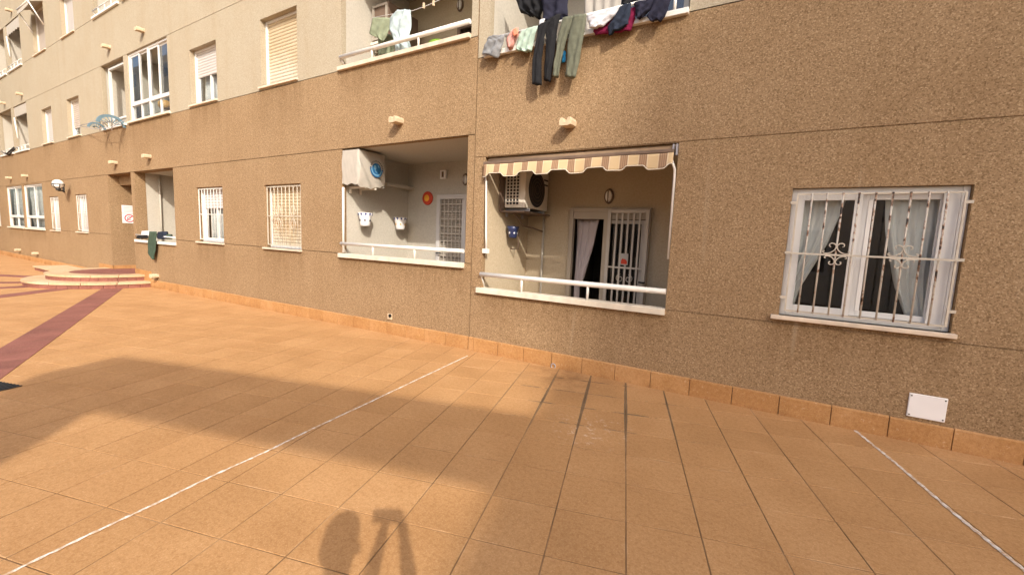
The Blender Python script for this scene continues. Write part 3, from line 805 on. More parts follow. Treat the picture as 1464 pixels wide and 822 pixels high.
# ---- skirting --------------------------------------------------------------
def skirt(x0, x1, top_l, step=.4006, skip=()):
    x = x0
    while x > x1+.02:
        a = max(x-step+.007, x1); zb = gz((x+a)/2)
        if not any(a < s[1] and x > s[0] for s in skip):
            t = top_l(x)+random.uniform(-.003, .003); yo = -.022+random.uniform(-.002, .002)
            m = MB().prism([(a, yo, zb-.03), (x, yo, zb-.03), (x, yo, zb+t-.012), (a, yo, zb+t-.012)], (0, .04, 0))
            m = MB(); 
            prof = [(yo, zb-.03), (yo, zb+t-.01), (yo+.008, zb+t), (.01, zb+t+.001), (.01, zb-.03)]
            m.prism([(a, p, q) for p, q in prof], (x-a, 0, 0))
            m.build('skirting_tile', 'skirt_tile', bld)
        x -= step
skirt(2.26+.4, XJ+.01, lambda x: .185)
skirt(XJ-.008, -13.9, lambda x: .185+.02*min(1, (XJ-x)/10))
skirt(-17.6, -34, lambda x: .175)
for q in range(3): MB().box(-14.85+q*.33, -14.525+q*.33, -.024, .01, .05 if q < 2 else -.12, .33-.005*q).build('skirting_tile', 'skirt_tile', bld)
for q in range(3): MB().box(-17.6+q*.365, -17.24+q*.365, -.022, .01, -.1, .30).build('skirting_tile', 'skirt_tile', bld)

# ------------------------------------------------------------------ entrance steps
steps = empty('entrance_steps', (STEP_C.x, STEP_C.y, -.1), 'two rounded entrance steps with pale stone treads and dark red risers', 'steps')
def half_ring(r0, r1, z0, z1, a0, a1, n=6, mb=None, cy=0.0):
    m = mb or MB(); lo, hi = [], []
    for q in range(n+1):
        a = a0+(a1-a0)*q/n; c, s = math.cos(a), math.sin(a)*1.083
        lo.append([(STEP_C.x+r0*c, cy+r0*s, z1), (STEP_C.x+r1*c, cy+r1*s, z1), (STEP_C.x+r1*c, cy+r1*s, z0), (STEP_C.x+r0*c, cy+r0*s, z0)])
    m.grid(lo, False, True); m.face(lo[0]); m.face(lo[-1][::-1]); return m
for (r, zb, zt, ri) in ((1.80, -.12, .05, 1.25), (1.43, .05, .20, 1.02)):
    N = 9
    for q in range(N):
        a0, a1 = math.pi*(1+q/N)+.003, math.pi*(1+(q+1)/N)-.003
        half_ring(ri, r+.012, zt-.055, zt, a0, a1).build('nosing_stone', 'nosing', steps, bevel=.006)
    N = 26
    for q in range(N):
        a0, a1 = math.pi*(1+q/N)+.002, math.pi*(1+(q+1)/N)-.002
        half_ring(r-.1, r-.012, zb, zt-.056, a0, a1, 2).build('riser_tile', 'red_tile', steps)
m = MB(); m.prism([(STEP_C.x+1.017*math.cos(math.pi*(1+q/24)), 1.10*math.sin(math.pi*(1+q/24)), .0) for q in range(25)], (0, 0, .197)); m.build('landing', 'red_tile', steps)
MB().box(-16.5, -14.86, .003, 1.78, 0, .197).build('landing', 'red_tile', steps)
MB().box(-20.6, -17.2, -.80, -.03, -.12, .0).build('side_riser', 'red_tile', steps)
MB().box(-20.64, -17.2, -.84, -.03, .0, .035).build('side_tread', 'nosing', steps)

# ------------------------------------------------------------------ wall spouts
sp0 = MB()
n = 10; prof = [(-.078, 0.0), (-.083, .05), (-.07, .085), (-.05, .092), (-.033, .08), (-.015, .035), (0, .025), (.015, .035), (.033, .08), (.05, .092), (.07, .085), (.083, .05), (.078, 0.0), (.05, -.012), (-.05, -.012)]
sp0.grid([[(a*s*.92, yy, b*s*.9+dz) for a, b in prof] for yy, s, dz in ((.02, .95, .0), (-.10, 1.0, -.003), (-.155, 1.0, -.008), (-.165, .94, -.006))], False, True)
sp0.face([(a*.94*.92, -.165, b*.94*.9-.006) for a, b in prof])
spout = sp0.build('drain_spout', 'spout_clay', origin=(0, 0, 0))
spts = [((565, 171), 'clay drain spout above the balcony with the covered air conditioner'), ((811, 174), 'clay drain spout above the striped awning'),
 ((208, 223), 'clay drain spout above the balcony with the green cloth'), ((160, 232), 'clay drain spout above the porch with the signs'),
 ((198, 42), 'clay drain spout above the white glazed bay, right of its neighbour'), ((150, 66), 'clay drain spout above the open balcony with the blue drying rack'),
 ((26, 134), 'clay drain spout above the far first floor balcony, the right one of the pair'), ((2, 147), 'clay drain spout at the left photo edge above a first floor balcony'),
 ((11, 14), 'clay drain spout highest on the wall at top left'), ((34, 251), 'clay drain spout above the far ground floor bay, right of the pair'),
 ((11, 254), 'clay drain spout above the far ground floor bay, left of the pair'), ((24, 357), 'low clay drain spout near the far left skirting'),
 ((49, 362), 'low clay drain spout between the far bay and the steps'), ((219, 394), 'low clay drain spout beside the right end of the steps'), ]
for q, ((u, v), lb) in enumerate(spts):
    o = spout if q == 0 else spout.copy()
    if q: COL.objects.link(o)
    p = P(u, v, -.1); o.location = (p.x, 0, p.z-.04); tag(o, lb, 'drain spout', 'clay drain spouts on the wall')
# small pipe stub and gutter hole low on the wall
t = empty('pipe_outlet', P(560, 456, 0), 'small cream pipe outlet with a dark hole low on the brown wall', 'pipe')
p = P(559, 452, 0)
MB().box(p.x-.07, p.x+.03, -.02, .01, p.z-.06, p.z+.04).build('collar', 'spout_clay', t, bevel=.015)
MB().lathe((p.x, -.03, p.z+.01), [(.0, 0), (.022, 0), (.028, .0), (.028, .03)], 12, 'y').build('pipe_mouth', 'black_gap', t)
p = P(791, 523, -.024)
t = empty('drain_outlet', p, 'dark drain outlet in the orange skirting under the awning balcony', 'drain')
MB().lathe((p.x, -.03, p.z), [(.024, .0), (.034, .0), (.034, .05), (.024, .05), (.024, 0)], 14, 'y').build('rim', 'sign_grey', t); MB().lathe((p.x, -.022, p.z), [(.0, .0), (.0245, .0)], 14, 'y').build('hole', 'black_gap', t)

# vent plate below the barred window
t = empty('access_plate', (1.283, 0, .22), 'small white access plate low on the wall under the barred window', 'wall plate')
MB().box(1.166, 1.402, -.014, .005, .218, .418).build('cover', 'sign_white', t, bevel=.004)
for sx, sz in ((1.18, .40), (1.388, .40), (1.18, .236), (1.388, .236)): MB().lathe((sx, -.0165, sz), [(0, 0), (.006, 0), (.006, .003)], 8, 'y').build('screw', 'dark_iron', t)

# ------------------------------------------------------------------ awning
t = empty('awning', (-2.05, 0, 2.3), 'rolled up awning with scalloped beige and brown striped valance over the right balcony', 'awning')
m = MB(); xa, xb = -3.245, -.885; rows = []
def val_bot(x):
    ph = ((x-xa-.02) % .445)/.445
    s = lambda e0, e1, v: max(0, min(1, (v-e0)/(e1-e0)))
    sm = lambda k: k*k*(3-2*k)
    hgh = sm(s(.06, .20, ph))*(1-sm(s(.58, .72, ph)))
    return 2.35+.046*hgh
N = 150
for kk in range(7):
    row = []
    for q in range(N+1):
        x = xa+(xb-xa)*q/N; f = kk/6
        zt = 2.512; z = zt+(val_bot(x)-zt)*f
        yy = -.055-.02*f+.008*f*math.sin(x*9)+.006*math.sin(x*23+f*2)*f
        row.append((x, yy, z+.004*math.sin(x*7)))
    rows.append(row)
m.grid(rows); va = m.build('valance', 'awning', t); sd = va.modifiers.new('s', 'SOLIDIFY'); sd.thickness = .003
MB().tube([(p[0], p[1]-.003, p[2]) for p in rows[-1]], .006, 5).build('valance_trim', 'awning_trim', t)
MB().box(xa-.01, xb, -.06, -.015, 2.512, 2.548).build('front_bar', 'bracket_brown', t, bevel=.008)
MB().tube([(xa+.02, .045, 2.565), (xb+.02, .045, 2.565)], .035, 14).build('fabric_roll', 'awning_bar', t)
MB().tube([(xa+.015, -.03, 2.45), (-3.235, .0, 2.3), (-3.215, .01, 1.6), (-3.205, .01, 1.42)], .014, 8).build('arm', 'rail_white', t)
MB().box(-3.255, -3.18, -.01, .05, 1.36, 1.42).build('arm_hinge', 'rail_white', t)
MB().tube([(xb-.02, -.04, 2.44), (-.875, .0, 2.35), (-.872, .01, 2.28), (-.868, .02, 1.42)], .013, 8).build('arm', 'rail_white', t)
for x in (-.90, -.865): MB().box(x-.008, x+.008, -.03, .06, 2.49, 2.6).build('bracket', 'sign_grey', t)

# ------------------------------------------------------------------ air conditioners
def ac_unit(x, y0, y1, z0, z1, dx, label, covered):
    t = empty('air_conditioner', (x+dx/2, (y0+y1)/2, z0), label, 'air conditioner')
    if not covered:
        MB().box(x+.03, x+dx, y0, y1, z0, z1).build('casing', 'ac_cream', t, bevel=.012)
        MB().box(x+.06, x+dx-.09, y0-.004, y0+.01, z0+.04, z1-.03).build('coil_guard', 'ac_dark', t)
        m = MB()
        for q in range(5): xx = x+.06+(dx-.15)*q/4; m.box(xx-.006, xx+.006, y0-.012, y0-.004, z0+.04, z1-.03)
        for q in range(12): zz = z0+.04+(z1-z0-.07)*q/11; m.box(x+.06, x+dx-.09, y0-.010, y0-.003, zz-.005, zz+.005)
        m.build('coil_grid', 'ac_cream', t)
        cy, cz = y0+.34, (z0+z1)/2
        MB().lathe((x+dx+.002, cy, cz), [(0, .0), (.24, 0), (.245, .004), (.25, -.004)], 28, 'x').build('fan_guard', 'ac_dark', t)
        m = MB()
        for rr in (.06, .11, .16, .21): m.tube([(x+dx+.010, cy+rr*math.cos(a), cz+rr*math.sin(a)) for a in [6.283*q/24 for q in range(25)]], .003, 4)
        m.build('fan_ring', 'bracket_brown', t)
        for q in range(2): MB().box(x+dx, x+dx+.006, y1-.16, y1-.03, z1-.12-.07*q, z1-.10-.07*q).build('louvre', 'ac_dark', t)
    for yy in (y0+.1, y1-.15):
        br = MB(); br.box(x, x+dx+.02, yy-.015, yy+.015, z0-.045, z0-.005); br.box(x, x+.03, yy-.015, yy+.015, z0-.12, z0-.044)
        br.build('bracket', 'ac_cream' if covered else 'sign_grey', t)
    return t
acR = ac_unit(-3.255, .46, 1.17, 2.0, 2.56, .36, 'cream air conditioner with round dark fan behind the awning', False)
MB().box(-3.256, -2.86, .40, 1.2, 1.935, 1.955).build('shelf', 'bracket_brown', acR)
MB().box(-3.255, -3.235, .36, .46, 1.94, 2.58).build('back_board', 'bracket_brown', acR)
MB().tube([(-3.1, .5, 1.94), (-3.08, .62, 1.86), (-3.1, .8, 1.76), (-3.05, 1.05, 1.74), (-2.97, 1.2, 1.70)], .011, 7).build('hose', 'bracket_brown', acR)
acL = ac_unit(-6.15, .06, .52, 2.34, 2.88, .38, 'air conditioner under a pale cloth cover with blue round emblem', True)
# loose cloth cover with hanging hem
rows = []; cx0, cx1, cy0, cy1 = -6.14, -5.745, .01, .56
per = []
for q in range(14): per.append((cx0+(cx1-cx0)*q/14, cy0, 0))
for q in range(30): per.append((cx1, cy0+(cy1-cy0)*q/30, 1))
for q in range(14): per.append((cx1-(cx1-cx0)*q/14, cy1, 2))
for k in range(15):
    f = k/14; row = []
    for q, (a, b, sd) in enumerate(per):
        z = 2.895-f*(.545+(.05*math.sin(b*6+.4)+.012*math.sin(b*31) if sd == 1 else 0.012*math.sin(a*30)))
        w = .014*math.sin(b*26+z*17+1.3*f)*(.3+f)+.007*math.sin(b*47+z*31) if sd == 1 else .01*math.sin(a*40+z*9)
        bulge = .024*math.sin(f*3.1)
        row.append((a+((w+bulge) if sd == 1 else 0), b-((abs(w)+.3*bulge) if sd == 0 else 0), z))
    rows.append(row)
m = MB(); m.grid(rows)
m.face([(cx0, cy0, 2.895), (cx1, cy0, 2.895), (cx1, cy1, 2.895), (cx0, cy1, 2.895)])
cov = m.build('cloth_cover', 'cover_cloth', acL)
# emblem printed on the cover's long face
em = Vector((-5.697, .335, 2.63))
def disc(c, r, mat, name, par, a0=0, a1=6.2832, r0=0, dx=0, n=26):
    m = MB(); rows = []
    for q in range(n+1):
        a = a0+(a1-a0)*q/n
        rows.append([(c.x+dx, c.y+max(r0, .001)*math.cos(a), c.z+max(r0, .001)*math.sin(a)), (c.x+dx, c.y+r*math.cos(a), c.z+r*math.sin(a)), (c.x+dx-.002, c.y+r*math.cos(a), c.z+r*math.sin(a))])
    m.grid(rows, False); return m.build(name, mat, par)
disc(em, .095, 'emblem_blue', 'emblem_globe', acL)
disc(em, .135, 'emblem_blue', 'emblem_arc', acL, math.pi*.95, math.pi*2.02, .108, .001)
disc(em, .112, 'emblem_light', 'emblem_ring', acL, math.pi*1.0, math.pi*1.95, .092, .003)
m = MB()
m.prism([em+Vector((.003, a, b)) for a, b in ((-.06, .05), (-.02, .06), (-.005, .01), (-.03, -.02), (.01, -.07), (-.02, -.05), (-.05, .0))], (.001, 0, 0))
m.prism([em+Vector((.003, a, b)) for a, b in ((.02, .075), (.05, .06), (.06, .02), (.035, .03))], (.001, 0, 0))
m.build('emblem_map', 'emblem_light', acL)
m = MB()
for q in range(15):
    a = math.pi*(-.02+q/14*1.04); c = em+Vector((.002, .128*math.cos(a), .128*math.sin(a)))
    rd = Vector((0, math.cos(a), math.sin(a))); tg = Vector((0, -math.sin(a), math.cos(a)))
    m.prism([c-rd*.011-tg*.006, c-rd*.011+tg*.006, c+rd*.011+tg*.006, c+rd*.011-tg*.006], (.001, 0, 0))
m.build('emblem_lettering', 'ink', acL)
acU = ac_unit(-6.15, .60, 1.30, 4.80, 5.4, .42, 'dark shaded air conditioner high on the balcony wall behind the olive towel', True)
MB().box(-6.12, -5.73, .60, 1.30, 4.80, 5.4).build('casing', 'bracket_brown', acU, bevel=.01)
frame(MB(), -6.10, -5.75, 4.83, 5.38, .575, .6, .035).build('front_frame', 'shutter_grey', acU)
MB().box(-6.13, -5.70, .56, 1.32, 4.755, 4.795).build('shelf', 'ac_cream', acU)

# ------------------------------------------------------------------ wall planters
def planter(c, label, mats=('ceramic', 'ceramic_blue'), sc=1.0):
    t = empty('wall_planter', c, label, 'planter', 'ceramic planters on balcony walls'); t.scale = (sc, sc, sc); c = Vector(c)
    MB().lathe(c, [(.0, .0), (.075, .0), (.085, .03), (.096, .12), (.108, .17), (.128, .23), (.118, .23), (.098, .16)], 20).build('pot', mats[0], t)
    MB().lathe(c, [(.0, .17), (.102, .17)], 16).build('soil', 'soil', t)
    m = MB()
    for q in range(10):
        a = 6.283*q/10; ca, sa = math.cos(a), math.sin(a); tg = Vector((-sa, ca, 0)); o = c+Vector((.125*ca, .125*sa, .205))
        if mats[0] == 'pot_blue': break
        m.prism([o-tg*.022+Vector((0, 0, .012)), o+Vector((-.006*ca, -.006*sa, -.028)), o+tg*.022+Vector((0, 0, .012)), o+Vector((.002*ca, .002*sa, .022))], (-.01*ca, -.01*sa, 0))
    if m.f: m.build('rim_pattern', mats[1], t)
    m = MB()
    for q in range(6):
        a = 6.283*q/6+.3; ca, sa = math.cos(a), math.sin(a); tg = Vector((-sa, ca, 0)); o = c+Vector((.1*ca, .1*sa, .1))
        m.prism([o-tg*.018, o+Vector((0, 0, -.022)), o+tg*.018, o+Vector((0, 0, .022))], (-.012*ca, -.012*sa, 0))
    m.build('flower_pattern', 'ochre' if label.find('yellow') >= 0 else ('ceramic' if mats[0] == 'pot_blue' else 'ink'), t)
    return t
planter((-6.015, .37, 1.68), 'white ceramic wall planter with blue rim, in sun at the left')
planter((-6.015, 1.2, 1.655), 'white ceramic wall planter with blue rim and yellow flowers, nearer the disc')
pr = planter((-3.15, .6, 1.58), 'dark blue ceramic pot hung below the cream air conditioner', ('pot_blue', 'ceramic'), .72)
t = empty('wall_bracket', (-3.2, .8, 1.5), 'small rusty bracket beside the dark blue pot', 'bracket')
MB().tube([(-3.25, .72, 1.42), (-3.12, .72, 1.42), (-3.12, .72, 1.70), (-3.25, .72, 1.70)], .01, 6).build('rod', 'bracket_brown', t); MB().box(-3.256, -3.2, .66, .80, 1.69, 1.73).build('plate', 'bracket_brown', t)
# disc, lamp, meter, plaque on the left balcony's back wall
t = empty('wall_disc', (-5.635, 1.535, 2.14), 'round red wall disc with a yellow centre beside the door', 'wall ornament')
MB().lathe((-5.635, 1.5, 2.275), [(0, 0), (.06, .0), (.11, .006), (.128, .02), (.128, .036)], 28, 'y').build('rim', 'disc_red', t)
MB().lathe((-5.635, 1.496, 2.275), [(0, 0), (.055, .0), (.065, .006)], 24, 'y').build('centre', 'disc_yellow', t)
t = empty('meter_box', (-5.243, 1.53, 2.62), 'small white box with dark window above the balcony door', 'box')
MB().box(-5.31, -5.175, 1.49, 1.537, 2.62, 2.78).build('case', 'sign_white', t, bevel=.006); MB().box(-5.265, -5.22, 1.486, 1.492, 2.65, 2.75).build('window', 'bracket_brown', t)
def bulkhead(c, label):
    t = empty('wall_lamp', c, label, 'lamp', 'oval bulkhead lamps in the balconies'); c = Vector(c)
    m = MB(); m.lathe((0, 0, 0), [(0, -.05), (.03, -.05), (.045, -.035), (.05, 0)], 16, 'y'); m.v = [Vector((v.x, v.y, v.z*1.7))+c for v in m.v]; m.build('diffuser', 'lamp_globe', t)
    m = MB(); m.lathe((0, 0, 0), [(.048, -.02), (.065, -.02), (.07, 0), (.048, 0)], 18, 'y'); m.v = [Vector((v.x, v.y, v.z*1.55))+c for v in m.v]; m.build('rim', 'bracket_brown', t)
    MB().box(c.x-.006, c.x+.006, c.y-.06, c.y-.045, c.z-.09, c.z+.09).build('guard', 'bracket_brown', t)
bulkhead((-4.737, 1.53, 2.595), 'oval bulkhead lamp above the door left of the dark plaque'); bulkhead((-1.965, 1.24, 2.225), 'oval bulkhead lamp above the sliding door under the awning')
bulkhead(P(658, 8, 1.49), 'oval bulkhead lamp on the shaded upper balcony wall')
t = empty('wall_plaque', (-4.52, 1.53, 2.42), 'dark blue wall plaque with white marks, partly hidden by the pillar', 'plaque')
MB().box(-4.60, -4.42, 1.52, 1.537, 2.42, 2.64).build('board', 'plaque_blue', t)
m = MB(); m.tube([(-4.56, 1.516, 2.46), (-4.52, 1.516, 2.52), (-4.545, 1.516, 2.55)], .012, 5); m.tube([(-4.53, 1.516, 2.45), (-4.50, 1.516, 2.5)], .012, 5); m.tube([(-4.58, 1.516, 2.58), (-4.5, 1.516, 2.6)], .008, 5); m.build('marks', 'sign_white', t)
t = empty('notice', (-1.66, 1.15, 1.26), 'small pale notice with red figure stuck on the barred door', 'notice')
MB().box(-1.715, -1.605, 1.148, 1.152, 1.27, 1.43).build('sheet', 'curtain_grey', t)
m = MB(); m.prism([(-1.70, 1.147, 1.285), (-1.62, 1.147, 1.285), (-1.615, 1.147, 1.32), (-1.64, 1.147, 1.35), (-1.685, 1.147, 1.36), (-1.70, 1.147, 1.33)], (0, -.002, 0)); m.build('print', 'disc_red', t)
MB().box(-1.69, -1.63, 1.145, 1.147, 1.40, 1.415).build('print', 'sign_grey', t)

# entrance signs on the porch wall
t = empty('porch_sign', (-16.5, .42, 1.86), 'upper white text sign on the porch wall', 'sign')
MB().box(-16.508, -16.496, .27, .60, 1.85, 2.085).build('board', 'sign_white', t)
m = MB()
for q in range(5): m.box(-16.4958, -16.494, .31, .55-.03*(q % 2), 2.04-q*.038, 2.052-q*.038)
m.build('text_line', 'sign_grey', t)
t = empty('porch_sign', (-16.5, .42, 1.56), 'lower white sign with red prohibition circle on the porch wall', 'sign')
MB().box(-16.508, -16.496, .27, .60, 1.56, 1.84).build('board', 'sign_white', t)
c = Vector((-16.494, .435, 1.705))
disc(c, .118, 'sign_red', 'prohibition_ring', t, 0, 6.2832, .092)
m = MB(); m.prism([c+Vector((.001, a, b)) for a, b in ((-.075, -.06), (-.06, -.075), (.09, .075), (.075, .09))], (.001, 0, 0)); m.build('prohibition_bar', 'sign_red', t)
disc(c, .06, 'sign_grey', 'prohibition_symbol', t, .6, 5.6, .035, -.0005)
MB().box(-16.4958, -16.494, .54, .585, 1.59, 1.63).build('text_line', 'sign_grey', t)

# globe lamp on the far wall
p = P(91.5, 268, 0)
t = empty('wall_lantern', (p.x, 0, p.z-.1), 'white globe lantern on a dark bracket above the shuttered windows', 'lamp')
gc = P(83, 263.5, -.3)
MB().box(p.x-.06, p.x+.06, -.03, .01, p.z-.16, p.z+.12).build('wall_plate', 'dark_iron', t)
MB().tube([(p.x, 0, p.z-.12), ((p.x+gc.x)/2, -.2, p.z-.14), (gc.x, gc.y, gc.z-.2)], .022, 8).build('arm', 'dark_iron', t)
MB().lathe(gc, [(0, .145), (.055, .135), (.10, .105), (.135, .06), (.145, .0), (.135, -.055), (.10, -.10), (.05, -.12), (0, -.125)], 20).build('globe', 'lamp_globe', t)
m = MB(); m.lathe(gc, [(.142, -.012), (.156, -.012), (.156, .012), (.142, .012)], 20)
for q in range(6):
    a = 6.283*q/6; m.tube([gc+Vector((.152*math.cos(a)*s, .152*math.sin(a)*s, z*.75)) for s, z in ((1, 0), (.93, -.08), (.68, -.145), (.35, -.18))], .01, 5)
m.lathe(gc, [(.0, -.125), (.07, -.125), (.06, -.20), (0, -.21)], 12)
m.build('cage', 'dark_iron', t)

# ------------------------------------------------------------------ laundry
def garment(name, label, mat, L, Rr, y, T=.012, fold=.012, nf=3, seed=0, rows=16, cols=14, cat='laundry', grp='clothes drying on the upper balconies'):
    o = cloth(pz(L, y), pz(Rr, y), y, T, fold, nf, rows, cols, seed).build(name, mat)
    return tag(o, label, cat, grp)
YF = -.10
garment('grey_sweater', 'grey garment over the balcony rail, leftmost of the row', 'c_grey', [(700, 52), (694, 58), (688, 77)], [(721, 51), (719, 62), (711, 83)], YF, .015, .016, 2, 1)
m = cloth(pz([(728, 50), (723, 58), (727, 71)], -.08), pz([(741, 40), (741, 50), (733, 68)], -.08), -.08, .03, .012, 2, 10, 10, 2)
tag(m.build('pink_cloth', 'c_pink'), 'crumpled pink cloth on the rail right of the grey garment', 'laundry', 'clothes drying on the upper balconies')
tag(cloth(pz([(733, 44), (732, 48), (735, 53)], -.13), pz([(739, 40), (741, 45), (740, 50)], -.13), -.13, .012, .006, 2, 6, 6, 3).build('coral_cloth', 'c_coral'), 'small coral cloth bunched on the pink one', 'laundry', 'clothes drying on the upper balconies')
garment('mint_shirt', 'pale mint garment draped over the rail left of the black trousers', 'c_mint', [(744, 46), (741, 56), (736, 70), (740, 73)], [(769, 37), (765, 50), (760, 70), (757, 75)], YF, .015, .016, 3, 4)
m = cloth(pz([(769, 38), (766, 60), (761, 92), (761, 121)], YF-.02), pz([(787, 30), (779, 50), (774, 85), (774, 122)], YF-.02), YF-.02, .028, .009, 1.5, 26, 12, 5)
cloth(pz([(780, 33), (781, 55), (779, 90), (777, 115)], YF+.005), pz([(801, 20), (796, 45), (792, 80), (787, 117)], YF+.005), YF+.005, .028, .009, 1.5, 26, 12, 6, m)
tag(m.build('black_trousers', 'c_black'), 'long black trousers hanging over the balcony rail', 'laundry', 'clothes drying on the upper balconies')
m = cloth(pz([(804, 27), (797, 55), (792, 90), (790, 110)], YF-.01), pz([(824, 24), (812, 50), (804, 82), (798, 111)], YF-.01), YF-.01, .030, .010, 1.5, 26, 12, 7)
cloth(pz([(818, 24), (812, 55), (810, 85), (808, 110)], YF-.02), pz([(839, 21), (835, 48), (829, 85), (823, 112)], YF-.02), YF-.02, .030, .010, 1.5, 26, 12, 8, m)
tag(m.build('khaki_trousers', 'c_khaki'), 'khaki green trousers hanging right of the black pair', 'laundry', 'clothes drying on the upper balconies')
garment('blue_cloth', 'small bright blue cloth between the khaki trouser legs', 'c_blue', [(805, 72), (803, 90)], [(809, 74), (808, 89)], -.055, .008, .004, 1, 9, 6, 6)
garment('black_bundle', 'black crumpled laundry hanging high, left of the dark navy coat', 'c_black', [(733, -20), (737, 0), (744, 18), (757, 22)], [(775, -20), (776, 0), (776, 14), (770, 25)], .12, .04, .03, 3, 10)
garment('dark_coat', 'dark navy coat hanging above the black trousers', 'c_deepnavy', [(770, -20), (772, 0), (776, 14), (776, 32)], [(812, -20), (812, 0), (811, 22), (806, 28)], .05, .03, .02, 2, 11)
garment('white_peg_cloth', 'small white cloth pinned between mint and black laundry', 'c_white', [(771, 30), (770, 40)], [(779, 27), (777, 34)], .0, .01, .004, 1, 12, 6, 6)
garment('white_shirt', 'white shirt folded over the rail above the maroon cloth', 'c_white', [(839, 23), (840, 31), (843, 41)], [(888, 9), (880, 22), (862, 38)], YF-.02, .022, .008, 2, 13)
garment('maroon_cloth', 'maroon cloth on the rail under the white and navy garments', 'c_maroon', [(852, 36), (848, 46), (851, 50)], [(909, 10), (908, 26), (902, 44)], YF+.025, .012, .01, 3, 14)
garment('navy_jumper', 'dark slate navy garment draped over the maroon cloth', 'c_navy', [(886, 10), (876, 28), (868, 37), (870, 51)], [(903, 5), (901, 18), (899, 28), (898, 35)], YF-.02, .018, .010, 2, 15)
m = cloth(pz([(906, 5), (908, 15), (910, 28)], YF-.01), pz([(940, -3), (932, 12), (918, 25)], YF-.01), YF-.01, .018, .012, 2, 14, 12, 16)
cloth(pz([(936, -4), (930, 12), (925, 24), (930, 31)], YF-.02), pz([(961, -6), (957, 8), (952, 22), (948, 29)], YF-.02), YF-.02, .018, .012, 2, 14, 12, 17, m)
tag(m.build('navy_sweater', 'c_deepnavy'), 'deep navy sweater on the rail, rightmost garment of the row', 'laundry', 'clothes drying on the upper balconies')
garment('black_jumper', 'black garment hanging inside behind the slate navy one', 'c_black', [(890, -15), (888, 8)], [(915, -20), (912, 4)], .1, .02, .014, 2, 18)
# upper left balcony
m = cloth(pz([(533, 26), (531, 36), (529, 50), (544, 57)], .12), pz([(559, 26), (557, 40), (554, 52), (549, 60)], .12), .12, .012, .012, 2, 14, 12, 19)
cloth(pz([(541, 50), (541, 64), (541, 80)], .25), pz([(562, 50), (564, 64), (564, 80)], .25), .25, .008, .014, 3, 8, 14, 20, m)
tag(m.build('olive_towel', 'c_olive'), 'olive green towel pegged to the line in the upper left balcony', 'laundry', 'clothes drying on the upper balconies')
m = cloth(pz([(566, 17), (557, 28), (556, 42), (562, 56), (566, 78)], .10), pz([(587, 15), (588, 30), (586, 48), (585, 58), (589, 74)], .10), .10, .035, .022, 2.5, 22, 18, 21)
tag(m.build('pale_shirt', 'c_paleblue'), 'pale blue white shirt hanging in the upper left balcony', 'laundry', 'clothes drying on the upper balconies')
t = empty('clothesline', P(600, 15, .12), 'thin washing line with wooden pegs across the upper left balcony', 'washing line')
MB().tube([P(532, 26, .12), P(570, 19, .12), P(590, 16, .12), P(612, 8, .12), P(640, -5, .12)], .0035, 5).build('line', 'sign_white', t)
for u, v in ((606, 8), (620, 4)): c = P(u, v, .12); MB().box(c.x-.012, c.x+.012, c.y-.012, c.y+.012, c.z-.045, c.z+.03).build('peg', 'peg_wood', t)
c = P(625, 66, .25)
tag(MB().lathe((c.x, c.y+.05, c.z-.02), [(0, .10), (.08, .095), (.15, .07), (.18, .03), (.19, 0), (.16, -.06), (0, -.06)], 20).build('lime_basin', 'lime'), 'lime green plastic basin behind the upper balcony rail', 'basin')
# left lower balcony ledge
YE = -.08
garment('green_cloth', 'dark green cloth hanging over the ledge of the balcony beside the porch', 'c_green', [(213, 331), (211, 345), (211, 362), (219, 371)], [(224, 331), (223, 345), (222, 358), (220, 371)], YE, .015, .01, 2, 22, grp='laundry on the balcony ledge beside the porch')
garment('navy_bundle', 'dark navy bundle lying on the ledge right of the green cloth', 'c_navy', [(227, 332), (225, 337), (226, 342)], [(238, 331), (240, 337), (240, 342)], .02, .07, .012, 2, 23, 8, 8, grp='laundry on the balcony ledge beside the porch')
garment('dark_bundle', 'small dark green bundle at the right end of the ledge', 'c_darkgreen', [(240, 335), (239, 342)], [(244, 335), (245, 342)], .03, .05, .01, 1, 24, 6, 6, grp='laundry on the balcony ledge beside the porch')
garment('pale_bundle', 'pale grey cloth lying on the ledge left of the green cloth', 'c_white', [(203, 331), (203, 338)], [(213, 330), (213, 338)], .04, .05, .01, 1, 25, 6, 6, grp='laundry on the balcony ledge beside the porch')
garment('black_cloth', 'flat black cloth at the left end of the ledge', 'c_black', [(196, 337), (195, 341)], [(212, 336), (212, 341)], -.03, .02, .008, 1, 26, 6, 8, grp='laundry on the balcony ledge beside the porch')
# blue half-wheel drying rack and its line
t = empty('drying_rack', P(155, 178, -.25), 'pulley washing line with two blue perforated half wheels outside the glazed balcony', 'drying rack')
def half_wheel(u, v, r):
    c = P(u, v, -.3); m = MB(); rows = []
    for q in range(17):
        a = math.pi*(.0+q/16); rows.append([c+Vector((.15*k*math.cos(a), -k*math.cos(a), k*math.sin(a)*.8)) for k in (r*.74, r)])
    m.grid(rows, False); 
    for q in range(1, 8):
        a = math.pi*q/8; m.tube([c+Vector((.15*k*math.cos(a), -k*math.cos(a), k*math.sin(a)*.8)) for k in (.2*r, r*.76)], .006, 5)
    o = m.build('half_wheel', 'plastic_blue', t); s = o.modifiers.new('s', 'SOLIDIFY'); s.thickness = .02
half_wheel(138, 184, .20); half_wheel(160, 179, .32)
MB().tube([P(114, 180, -.2), P(135, 185, -.3), P(160, 182, -.3), P(178, 172, -.05)], .008, 5).build('line', 'sign_grey', t)
MB().tube([P(114, 180, -.2), P(125, 177, -.3), P(150, 166, -.3)], .008, 5).build('line', 'sign_grey', t)
for u in (143, 160): MB().tube([P(u, 168, .0), P(u, 187, -.35)], .012, 5).build('strut', 'bracket_brown', t)
